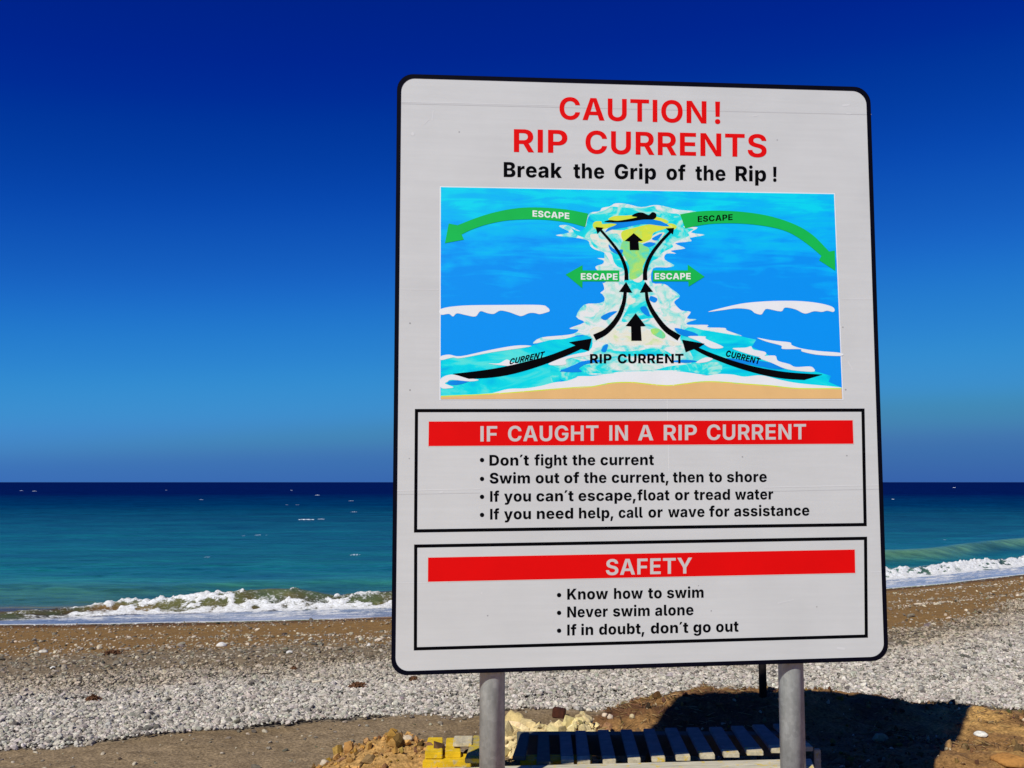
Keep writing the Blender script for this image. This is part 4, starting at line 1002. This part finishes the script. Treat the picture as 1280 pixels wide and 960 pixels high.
arrow('current_arrow', [openc(Z('4', (125, 684), (300, 665), (500, 634), (700, 588), (850, 548), (980, 500), (1062, 468)), 3) + Z('4', (1012, 444), (1186, 415), (1163, 510)) + openc(Z('4', (1105, 495), (980, 552), (800, 622), (600, 682), (430, 712), (250, 723)), 3)], M_BLACK)
arrow('current_arrow', [openc(Z('6', (1085, 690), (850, 675), (700, 655), (550, 625), (400, 583), (250, 530), (142, 485)), 3) + Z('6', (188, 455), (14, 424), (42, 520)) + openc(Z('6', (105, 496), (200, 547), (350, 608), (500, 658), (650, 697), (800, 722), (945, 731)), 3)], M_BLACK)
def garrow(cs): return fill(cs, 'escape_arrow', up_(), M_GREEN, diag)
garrow([openc(Z('3', (1158, 256), (1000, 226), (800, 210), (620, 215), (450, 246), (300, 292), (165, 345)), 4) + Z('3', (97, 332), (68, 482), (212, 455)) + openc(Z('3', (195, 415), (280, 375), (400, 336), (550, 308), (750, 300), (900, 310), (1030, 330), (1136, 358)), 4)])
garrow([openc(Z('5', (0, 262), (130, 241), (300, 234), (500, 246), (700, 280), (880, 342), (1010, 420), (1135, 545)), 4) + Z('5', (1178, 538), (1182, 692), (1058, 612)) + openc(Z('5', (1076, 578), (960, 482), (820, 396), (650, 352), (450, 332), (250, 334), (130, 350), (38, 368)), 4)])
garrow([Z('1', (103, 660), (232, 588), (232, 628), (512, 628), (512, 712), (232, 712), (230, 764))])
garrow([Z('1', (768, 628), (1033, 628), (1033, 584), (1162, 676), (1040, 752), (1037, 712), (768, 712))])
# swimmer seen from the side
fill([smooth(Z('1', (398, 258), (440, 245), (500, 250), (590, 236), (650, 222), (606, 214), (645, 190), (690, 188), (732, 206), (745, 200), (765, 184), (792, 196), (792, 222), (768, 240), (700, 240), (600, 255), (500, 262)), 3)], 'swimmer', up_(), M_BLACK, diag)
# captions
def cap(words, base, h, mat, sl=0.0): fill(text_contours(words, base, h, sl, True), 'caption', up_(), mat, diag)
cap([('ESCAPE', 665.6, 711.6)], ((665.6, 270.8), (711.6, 274.0)), 7.8, M_WHITE)
cap([('ESCAPE', 872.0, 915.6)], ((872, 277.8), (915.6, 275.2)), 7.4, M_BLACK)
cap([('ESCAPE', 726.0, 771.8)], ((726, 349.6), (771.8, 349.9)), 8.0, M_WHITE)
cap([('ESCAPE', 818.2, 863.2)], ((818, 349.3), (863, 349.2)), 7.8, M_WHITE)
cap([('RIP', 737.4, 764.4), ('CURRENT', 772.0, 854.2)], ((737, 454.2), (854, 454.0)), 11.7, M_BLACK)
cap([('CURRENT', 636.0, 679.0)], ((636, 456.0), (680, 446.4)), 7.6, M_BLACK, 0.30)
cap([('CURRENT', 906.4, 948.6)], ((906.4, 445.2), (949.4, 455.8)), 7.6, M_BLACK, 0.30)

# --- posts, brackets and rails behind the panel
def tube(P0, P1, r, n=32, r2=None, cap_=True):
    P0, P1 = Vector(P0), Vector(P1); d = (P1 - P0).normalized()
    a = d.orthogonal().normalized(); b = d.cross(a)
    r2 = r if r2 is None else r2
    V = [P0 + (a * math.cos(t) + b * math.sin(t)) * r for t in np.linspace(0, 2 * math.pi, n, endpoint=False)] + [P1 + (a * math.cos(t) + b * math.sin(t)) * r2 for t in np.linspace(0, 2 * math.pi, n, endpoint=False)]
    F = [(i, (i + 1) % n, n + (i + 1) % n, n + i) for i in range(n)]
    if cap_: F += [tuple(range(n))[::-1], tuple(range(n, 2 * n))]
    return V, F
def post(pxc, wpx):
    d = pixel_ray(pxc, 900)
    # centre line just behind the panel
    q = sg(pxc, 840)
    yy = q.y + T + 0.066
    x = d.x / d.y * yy
    rad = wpx / FPX * yy / 2
    V, F = tube((x, yy, gz(x, yy) - 0.35), (x, yy - 0.04, 3.1), rad, 40)
    me = mesh('post', V, F)
    me.polygons.foreach_set('use_smooth', [len(p.vertices) == 4 for p in me.polygons])
    return link('post', me, M_GALV, sign), x, yy, rad
pl, xl, yl, rl = post(615.3, 31.0)
pr, xr, yr, rr = post(989.2, 30.0)
# weld seam round the right post
V, F = [], []
for zz in (0.665, 0.6685):
    V += [Vector((xr + (rr + 0.0012) * math.cos(t), yr + (rr + 0.0012) * math.sin(t), zz)) for t in np.linspace(0, 2 * math.pi, 40, endpoint=False)]
F = [(i, (i + 1) % 40, 40 + (i + 1) % 40, 40 + i) for i in range(40)]
link('weld_seam', mesh('weld_seam', V, F, True), plain('weld_dirt', (0.14, 0.13, 0.12), 0.8, 0.1, 0.5, 90), pr)
def box_mesh(name, c, size, rot=None, bev=0.0):
    import bmesh
    bm = bmesh.new(); bmesh.ops.create_cube(bm, size=1.0)
    for v in bm.verts: v.co = Vector((v.co.x * size[0], v.co.y * size[1], v.co.z * size[2]))
    if bev: bmesh.ops.bevel(bm, geom=bm.edges[:], offset=bev, segments=2, affect='EDGES')
    m = Matrix.Translation(Vector(c)) @ ((rot if rot is not None else Matrix.Identity(3)).to_4x4())
    bm.transform(m)
    me = bpy.data.meshes.new(name); bm.to_mesh(me); bm.free()
    return me
for zz in (-0.85, 0.0, 0.85):
    c = SO + SM @ Vector((0, T + 0.008, zz))
    link('back_rail', box_mesh('back_rail', c, (1.9, 0.016, 0.05), SM, 0.002), M_ALU, sign)

# ------------------------------------------------------------------ slatted pallet lying on the mound
def wood(name, col, paint=None, cover=0.0, grain=(1, 1, 1), rough=0.8):
    M = Mat(name, rough, 0.2)
    g = M.noise(M.pos(grain), 9, 6, 0.65, 0.4)
    n = M.noise(M.pos(), 17, 5, 0.65)
    c = M.ramp(g, [(0.3, tuple(v * 0.68 for v in col[:3])), (0.7, tuple(min(1, v * 1.22) for v in col[:3]))])
    if paint:
        pc = M.ramp(n, [(0.3, tuple(v * 0.75 for v in paint[:3])), (0.7, tuple(min(1, v * 1.2) for v in paint[:3]))])
        k = M.ramp(M.noise(M.pos(), 23, 6, 0.7), [(cover - 0.05, (1, 1, 1)), (cover + 0.05, (0, 0, 0))])
        c = M.mix(k, c, pc)
    k = M.ramp(M.noise(M.pos(), 41, 5, 0.7), [(0.66, (0, 0, 0)), (0.72, (1, 1, 1))])
    c = M.mix(M.math('MULTIPLY', k, 0.5), c, (0.10, 0.06, 0.03, 1))
    M.color(c)
    M.bump(g, 0.35, 0.006)
    return M.m
W_PALE = wood('pale_wood', (0.52, 0.45, 0.30), (0.62, 0.42, 0.03), 0.40, (5, 1, 5))
W_RAIL = wood('rail_wood', (0.54, 0.49, 0.36), (0.66, 0.46, 0.03), 0.40, (1, 6, 6))
W_SHADE = wood('sign_shaded_wood', (0.25, 0.205, 0.18), (0.215, 0.195, 0.19), 0.62, (6, 1, 6))  # the sign's shadow put into the slat colour
W_DARK = wood('dark_shaded_wood', (0.14, 0.13, 0.10), (0.11, 0.11, 0.09), 0.6, (6, 1, 6))  # shade behind the sign put into the colour of slats and far rail
W_YEL = wood('yellow_painted_wood', (0.55, 0.44, 0.20), (0.68, 0.44, 0.012), 0.60, (6, 1, 6))

def on_level(px, py, z):
    d = pixel_ray(px, py); t = (z - EYE.z) / d.z
    return EYE + d * t
pallet = tag(empty('pallet', (0.4, 4.7, gz(0.4, 4.7))), 'low wooden pallet with shade-dark and yellow slats lying behind the sign posts', 'pallet')
ZT = 0.352
def zt(px): return ZT + 0.036 * (px - 756) / 210.0 if px > 756 else ZT + 0.010 * (px - 756) / 210.0
def board(name, near, far, z_of, th, mat, parent, bev=0.003, z0=None):
    """a flat board given by its near and far ends (left, right pixel) at top level"""
    nl, nr, ny, ny2 = near if len(near) == 4 else (*near, near[2])
    fl, fr, fy, fy2 = far if len(far) == 4 else (*far, far[2])
    top = [on_level(nl, ny, z_of(nl)), on_level(nr, ny2, z_of(nr)), on_level(fr, fy2, z_of(fr)), on_level(fl, fy, z_of(fl))]
    import bmesh
    bm = bmesh.new()
    v = [bm.verts.new(p) for p in top] + [bm.verts.new(p - Vector((0, 0, th))) for p in top]
    for f in ((0, 1, 2, 3), (7, 6, 5, 4), (0, 4, 5, 1), (1, 5, 6, 2), (2, 6, 7, 3), (3, 7, 4, 0)): bm.faces.new([v[i] for i in f])
    bmesh.ops.recalc_face_normals(bm, faces=bm.faces[:])
    bmesh.ops.bevel(bm, geom=bm.edges[:], offset=bev, segments=2, affect='EDGES')
    me = bpy.data.meshes.new(name); bm.to_mesh(me); bm.free()
    return link(name, me, mat, parent)
SL = [((640, 656, 943), (651, 662, 915), W_DARK), ((670, 687, 950), (673, 686, 914.5), W_DARK), ((700.5, 716, 942.5), (699, 713, 914), W_SHADE), ((720.5, 736.5, 942.5), (719, 732.5, 913), W_SHADE),
      ((752, 768, 942), (747, 761, 912), W_SHADE), ((783, 798.5, 941), (775.5, 790, 911.5), W_SHADE), ((812.5, 829, 939.5), (804, 818, 910.5), W_SHADE), ((842.5, 860, 938), (831, 846, 909.5), W_SHADE),
      ((872, 890, 936), (857.5, 873.5, 909), W_SHADE), ((901, 920.5, 934), (886, 902.5, 908.5), W_SHADE), ((930, 950, 931.5), (913.5, 929, 907), W_SHADE), ((959.5, 981, 928.5), (940, 955, 905.5), W_SHADE), ((990, 1010, 926), (966, 981, 904.5), W_SHADE)]
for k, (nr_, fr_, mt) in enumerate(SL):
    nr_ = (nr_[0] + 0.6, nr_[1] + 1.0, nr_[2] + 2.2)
    # slat colour carries the sign's shadow; a paler end piece stands for sunlight
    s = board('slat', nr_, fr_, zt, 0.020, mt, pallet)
    if mt is W_SHADE:
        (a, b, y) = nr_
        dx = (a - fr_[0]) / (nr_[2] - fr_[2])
        s['label'] = 'slat coloured dark for the sign shadow, with pale sunlit end'
        board('sunlit_end', (a + dx * 5.2, b + dx * 5.0, y + 5.2), (a + 0.04, b - 0.04, y + 0.12), lambda x: zt(x) - 0.0005, 0.021, W_PALE, s, 0.002)
# long rails under the slats
board('rail', (513, 1019, 973, 963), (514, 1014, 960, 948), lambda x: zt(x) - 0.022, 0.10, W_RAIL, pallet, 0.004)
board('rail', (646, 1000, 919), (646, 994, 914), lambda x: zt(x) - 0.022, 0.10, W_DARK, pallet, 0.004)
# sunlit yellow pieces at the near left end
board('slat', (531, 553, 941), (535, 553.5, 921.5), lambda x: ZT, 0.028, W_YEL, pallet)['label'] = 'yellow painted slat'
board('slat', (556.5, 576, 940), (558, 574, 922), lambda x: ZT - 0.004, 0.028, W_YEL, pallet)['label'] = 'yellow painted slat'
board('slat', (581, 601, 948), (592, 607, 919), lambda x: ZT + 0.012, 0.022, wood('worn_yellow_wood', (0.36, 0.30, 0.13), (0.50, 0.36, 0.03), 0.47, (6, 1, 6)), pallet)['label'] = 'worn yellow slat'
board('spacer_block', (566, 590, 929), (568, 591, 919.5), lambda x: ZT + 0.022, 0.018, W_PALE, pallet)
board('cross_board', (528, 603, 951), (536, 601, 942), lambda x: ZT - 0.030, 0.05, W_YEL, pallet)['label'] = 'yellow painted board'
board('cross_board', (650, 740, 951), (652, 740, 943), lambda x: ZT - 0.030, 0.05, W_YEL, pallet)['label'] = 'yellow painted board'
board('upright_stub', (1017.5, 1026, 937), (1017.0, 1024, 935), lambda x: 0.375, 0.16, W_PALE, pallet)

# ------------------------------------------------------------------ stones and odds and ends
def rock(name, px, py, wpx, hpx, col, seed, label, cat='rock', deep=1.0, rough=0.9, lump=0.35, sink=0.25, sub=3, flat=1.0):
    import bmesh
    P = on_ground(px, py)
    dist = (P - EYE).length
    rx = wpx / FPX * dist / 2; rz = hpx / FPX * dist / 2 * flat
    bm = bmesh.new(); bmesh.ops.create_icosphere(bm, subdivisions=sub, radius=1.0)
    rs = np.random.default_rng(seed); o1, o2 = rs.uniform(0, 50, 2)
    pl_ = [Vector(rs.normal(0, 1, 3)).normalized() for _ in range(9)]
    for v in bm.verts:
        d = v.co.copy()
        for q in pl_:                                     # chipped facets
            ex = d.dot(q) - 0.78
            if ex > 0: d -= q * ex * 0.85
        nz = float(fbm(np.array([d.x * 1.6 + o1 + d.z]), np.array([d.y * 1.6 + o2 - d.z * 0.7]), 4, seed)[0])
        d *= 1 + lump * 0.35 * nz
        v.co = Vector((d.x * rx, d.y * rx * deep, d.z * rz))
    me = bpy.data.meshes.new(name); bm.to_mesh(me); bm.free()
    me.polygons.foreach_set('use_smooth', [True] * len(me.polygons))
    M = Mat(name + '_surface', rough, 0.2)
    p = M.pos()
    f = M.noise(p, 34, 6, 0.65)
    M.color(M.ramp(f, [(0.28, tuple(c * 0.55 for c in col)), (0.5, col), (0.75, tuple(min(0.9, c * 1.25) for c in col))]))
    M.bump(f, 0.6, 0.012)
    me.materials.append(M.m)
    o = bpy.data.objects.new(name, me); COL.objects.link(o)
    o.location = (P.x, P.y + rx * deep * 0.4, gz(P.x, P.y) + rz * (1 - sink * 2) * 0.6)
    return tag(o, label, cat, 'single stones lying about the beach')
PALE = (0.58, 0.44, 0.19)
rock('rock', 643, 914, 34, 36, PALE, 4, 'big pale yellow rock right beside the left sign post', lump=0.7, sink=0.42)
rock('rock', 732, 903, 17, 12, (0.60, 0.47, 0.24), 31, 'pale yellow rock at the right end of the rubble behind the pallet', lump=0.9)
rock('rock', 434, 935, 11, 9, (0.60, 0.50, 0.36), 6, 'pale rounded stone on the left shoulder of the rubble heap')
rock('rock', 756, 896, 7, 6, (0.58, 0.46, 0.33), 8, 'left one of two small pinkish stones on the dirt mound', 'stone')
rock('rock', 763, 898, 8, 7, (0.58, 0.46, 0.33), 9, 'right one of two small pinkish stones on the dirt mound', 'stone')
rock('rock', 790, 899, 7, 7, (0.52, 0.42, 0.24), 10, 'small tan stone on the mound just left of the sign shadow', 'stone')
rock('rock', 1228, 922, 15, 8, (0.70, 0.68, 0.60), 12, 'smooth white stone on the brown dirt at the lower right', 'stone', lump=0.1)
rock('rock', 716, 918, 6, 6, (0.62, 0.10, 0.035), 14, 'small orange red stone between two shade-dark slats', 'stone')
rock('rock', 405, 957, 12, 9, (0.56, 0.46, 0.33), 15, 'pale stone at the foot of the rubble heap, lower left', 'stone')
rock('rock', 509, 928, 12, 10, (0.50, 0.40, 0.28), 17, 'greyish stone on top of the rubble heap left of the pallet', 'stone')
rock('rock', 276, 808, 13, 7, (0.66, 0.63, 0.58), 18, 'white rock alone on the grey gravel, nearest the left of the sign', 'stone')
rock('rock', 361, 817, 8, 5, (0.66, 0.63, 0.58), 19, 'white stone on the gravel halfway between white rock and sign', 'stone')
rock('rock', 461, 808, 8, 5, (0.66, 0.63, 0.58), 20, 'white stone on the gravel close to the left edge of the sign', 'stone')
rock('rock', 53, 816, 10, 5, (0.58, 0.54, 0.46), 21, 'pale flat stone on the brown sand at the far left', 'stone')
rock('rock', 65, 836, 6, 4, (0.60, 0.58, 0.52), 22, 'small white stone on the gravel at the far left', 'stone')
rock('rock', 1268, 956, 44, 16, (0.40, 0.19, 0.05), 24, 'orange lump of clay in the lower right corner', 'rock', sink=0.4)

# rusty block on the rubble
P = on_ground(699, 898); dd = P.y
def rusty():
    M = Mat('rusted_iron', 0.85, 0.2)
    f = M.noise(M.pos(), 30, 6, 0.7)
    M.color(M.ramp(f, [(0.3, (0.028, 0.010, 0.006)), (0.7, (0.085, 0.026, 0.012))])); M.bump(f, 0.5, 0.006)
    return M.m
bx = box_mesh('block', (0, 0, 0), (15.5 / FPX * dd, 0.055, 0.066), Matrix.Rotation(-0.25, 3, 'Z') @ Matrix.Rotation(0.10, 3, 'Y'), 0.006)
ob = bpy.data.objects.new('rusty_block', bx); COL.objects.link(ob); bx.materials.append(rusty())
ob.location = (P.x, P.y + 0.02, gz(P.x, P.y) + 0.030)
tag(ob, 'dark rusty block standing on the pale rubble behind the pallet', 'block')

# dark stake in the sign's shadow
def ray_y(px, y):
    d = pixel_ray(px, 857); return d.x / d.y * y
ysk = 6.9
xsk = ray_y(953.5, ysk)
V, F = tube((xsk, ysk, gz(xsk, ysk) - 0.2), (xsk, ysk, 1.05), 0.026, 14)
st_ = link('stake', mesh('stake', V, F), plain('dark_timber', (0.016, 0.012, 0.012), 0.8, 0.15, 0.4, 30))
st_.data.polygons.foreach_set('use_smooth', [len(p.vertices) == 4 for p in st_.data.polygons])
tag(st_, 'thin dark stake standing in the mound just left of the right sign post', 'stake')

# clumps of dry brown seaweed
def clump(name, px, py, wpx, hpx, label, seed):
    rs = np.random.default_rng(seed)
    P = on_ground(px, py); wd = wpx / FPX * P.y; hh = hpx / FPX * P.y
    V, F = [], []
    for k in range(170):
        a = rs.uniform(0, 6.28); rr_ = abs(rs.normal(0, 0.42)) * wd / 2 * 1.1
        c = np.array([math.cos(a) * rr_, math.sin(a) * rr_ * 1.2, 0.0])
        t = rs.uniform(0, 6.28); ln = rs.uniform(0.15, 0.38) * wd
        d = np.array([math.cos(t), math.sin(t), rs.uniform(-0.3, 0.5)]) * ln / 2
        side = np.array([-math.sin(t), math.cos(t), 0.4]) * rs.uniform(0.003, 0.008)
        c[2] = hh * 0.5 * max(0.05, 1 - (rr_ / (wd / 2)) ** 2) * rs.uniform(0.2, 1.2)
        up = np.array([0, 0, 0.02 * rs.uniform(0.3, 1)])
        b = len(V)
        V += [c - d - side, c - d + side, c + up - side, c + up + side, c + d - side, c + d + side]
        F += [(b, b + 1, b + 3, b + 2), (b + 2, b + 3, b + 5, b + 4)]
    me = mesh(name, V, F)
    me.materials.append(plain('dry_seaweed', (0.11, 0.052, 0.026), 0.9, 0.1, 0.5, 40) if not bpy.data.materials.get('dry_seaweed') else bpy.data.materials['dry_seaweed'])
    o = bpy.data.objects.new(name, me); COL.objects.link(o)
    o.location = (P.x, P.y, gz(P.x, P.y) + 0.015)
    return tag(o, label, 'seaweed', 'clumps of dry seaweed on the beach')
clump('seaweed_clump', 116, 878, 17, 7, 'reddish brown clump of dry seaweed on the pebbles at the far left', 1)
clump('seaweed_clump', 447, 860, 20, 4, 'flat brown clump of dry seaweed on the pebbles close to the sign', 2)
clump('seaweed_clump', 517, 852, 12, 3, 'brown clump of dry seaweed on the pebbles under the lower left corner of the sign', 5)
clump('seaweed_clump', 140, 818, 22, 3, 'dark thin seaweed wrack on the brown sand, upper left', 3)
clump('seaweed_clump', 367, 839, 7, 4, 'tiny dark tuft of seaweed at the top of the pebble bank', 4)

# bleached stick on the pebbles
P = on_ground(390, 858); Q = on_ground(411, 857.5)
V, F = tube(P + Vector((0, 0, 0.035)), Q + Vector((0, 0, 0.05)), 0.010, 9, 0.007)
tag(link('stick', mesh('stick', V, F, True), plain('driftwood', (0.55, 0.47, 0.36), 0.8, 0.2, 0.2, 30)), 'short bleached driftwood stick lying on the pebbles', 'stick')

# yellow limestone rubble round the pallet
n = 16000
X = RNG.uniform(-1.35, 0.62, n); Y = RNG.uniform(4.15, 6.6, n)
ra = ((X + 0.74) / 0.52) ** 2 + ((Y - 4.95) / 0.42) ** 2
rb = ((X - 0.22) / 0.33) ** 2 + ((Y - 6.12) / 0.30) ** 2
dens = 0.40 * np.exp(-ra ** 1.5) + 1.0 * np.exp(-rb ** 2)
kp = RNG.random(n) < dens
X, Y, rb = X[kp], Y[kp], rb[kp]; n = len(X)
r = RNG.lognormal(math.log(0.0075), 0.60, n).clip(0.003, 0.035)
k = np.exp(-rb) > 0.3
r[k] *= 1.7
S = np.stack([r * RNG.uniform(0.9, 1.4, n), r * RNG.uniform(0.8, 1.2, n), r * RNG.uniform(0.6, 1.0, n)], -1)
Cc = stone_cols(n, (0.40, 0.22, 0.065), 0.32, 0.2)
k = np.exp(-rb) > 0.3
Cc[k] = stone_cols(k.sum(), (0.62, 0.50, 0.25), 0.15, 0.04)
scatter('rubble', X, Y, ground(X, Y) + r * 0.35, S, RNG.uniform(0, 6.28, (n, 3)), Cc, STONE, 'yellow limestone rubble heaped around the left end of the pallet', 'rubble', sub=1, lumps=1.0)

# dry straw and seagrass over the mound
n = 9000
X = RNG.uniform(-0.2, 4.6, n); Y = RNG.uniform(4.6, 7.6, n)
mk = mound_mask(X, Y)
dens = (mk > 0.15) * np.clip(0.35 + 0.8 * fbm(X * 1.6 + 3, Y * 1.6, 3, 93), 0.03, 1) * (0.3 + 0.7 * sstep(0.3, 0.9, X))
kp = RNG.random(n) < dens
X, Y = X[kp], Y[kp]; n = len(X)
ln = RNG.uniform(0.015, 0.060, n)
S = np.stack([ln, RNG.uniform(0.0012, 0.0030, n), RNG.uniform(0.0012, 0.0030, n)], -1)
rot = np.stack([np.zeros(n), RNG.normal(0, 0.30, n), RNG.uniform(0, 6.28, n)], -1)
Cc = stone_cols(n, (0.16, 0.085, 0.035), 0.35, 0.3)
k = RNG.random(n) < 0.25
Cc[k] = stone_cols(k.sum(), (0.38, 0.27, 0.12), 0.2, 0)
scatter('dry_straw', X, Y, ground(X, Y) + 0.010, S, rot, Cc, STONE, 'dry brown straw and seagrass littering the dirt mound', 'straw', sub=1, lumps=0.3)
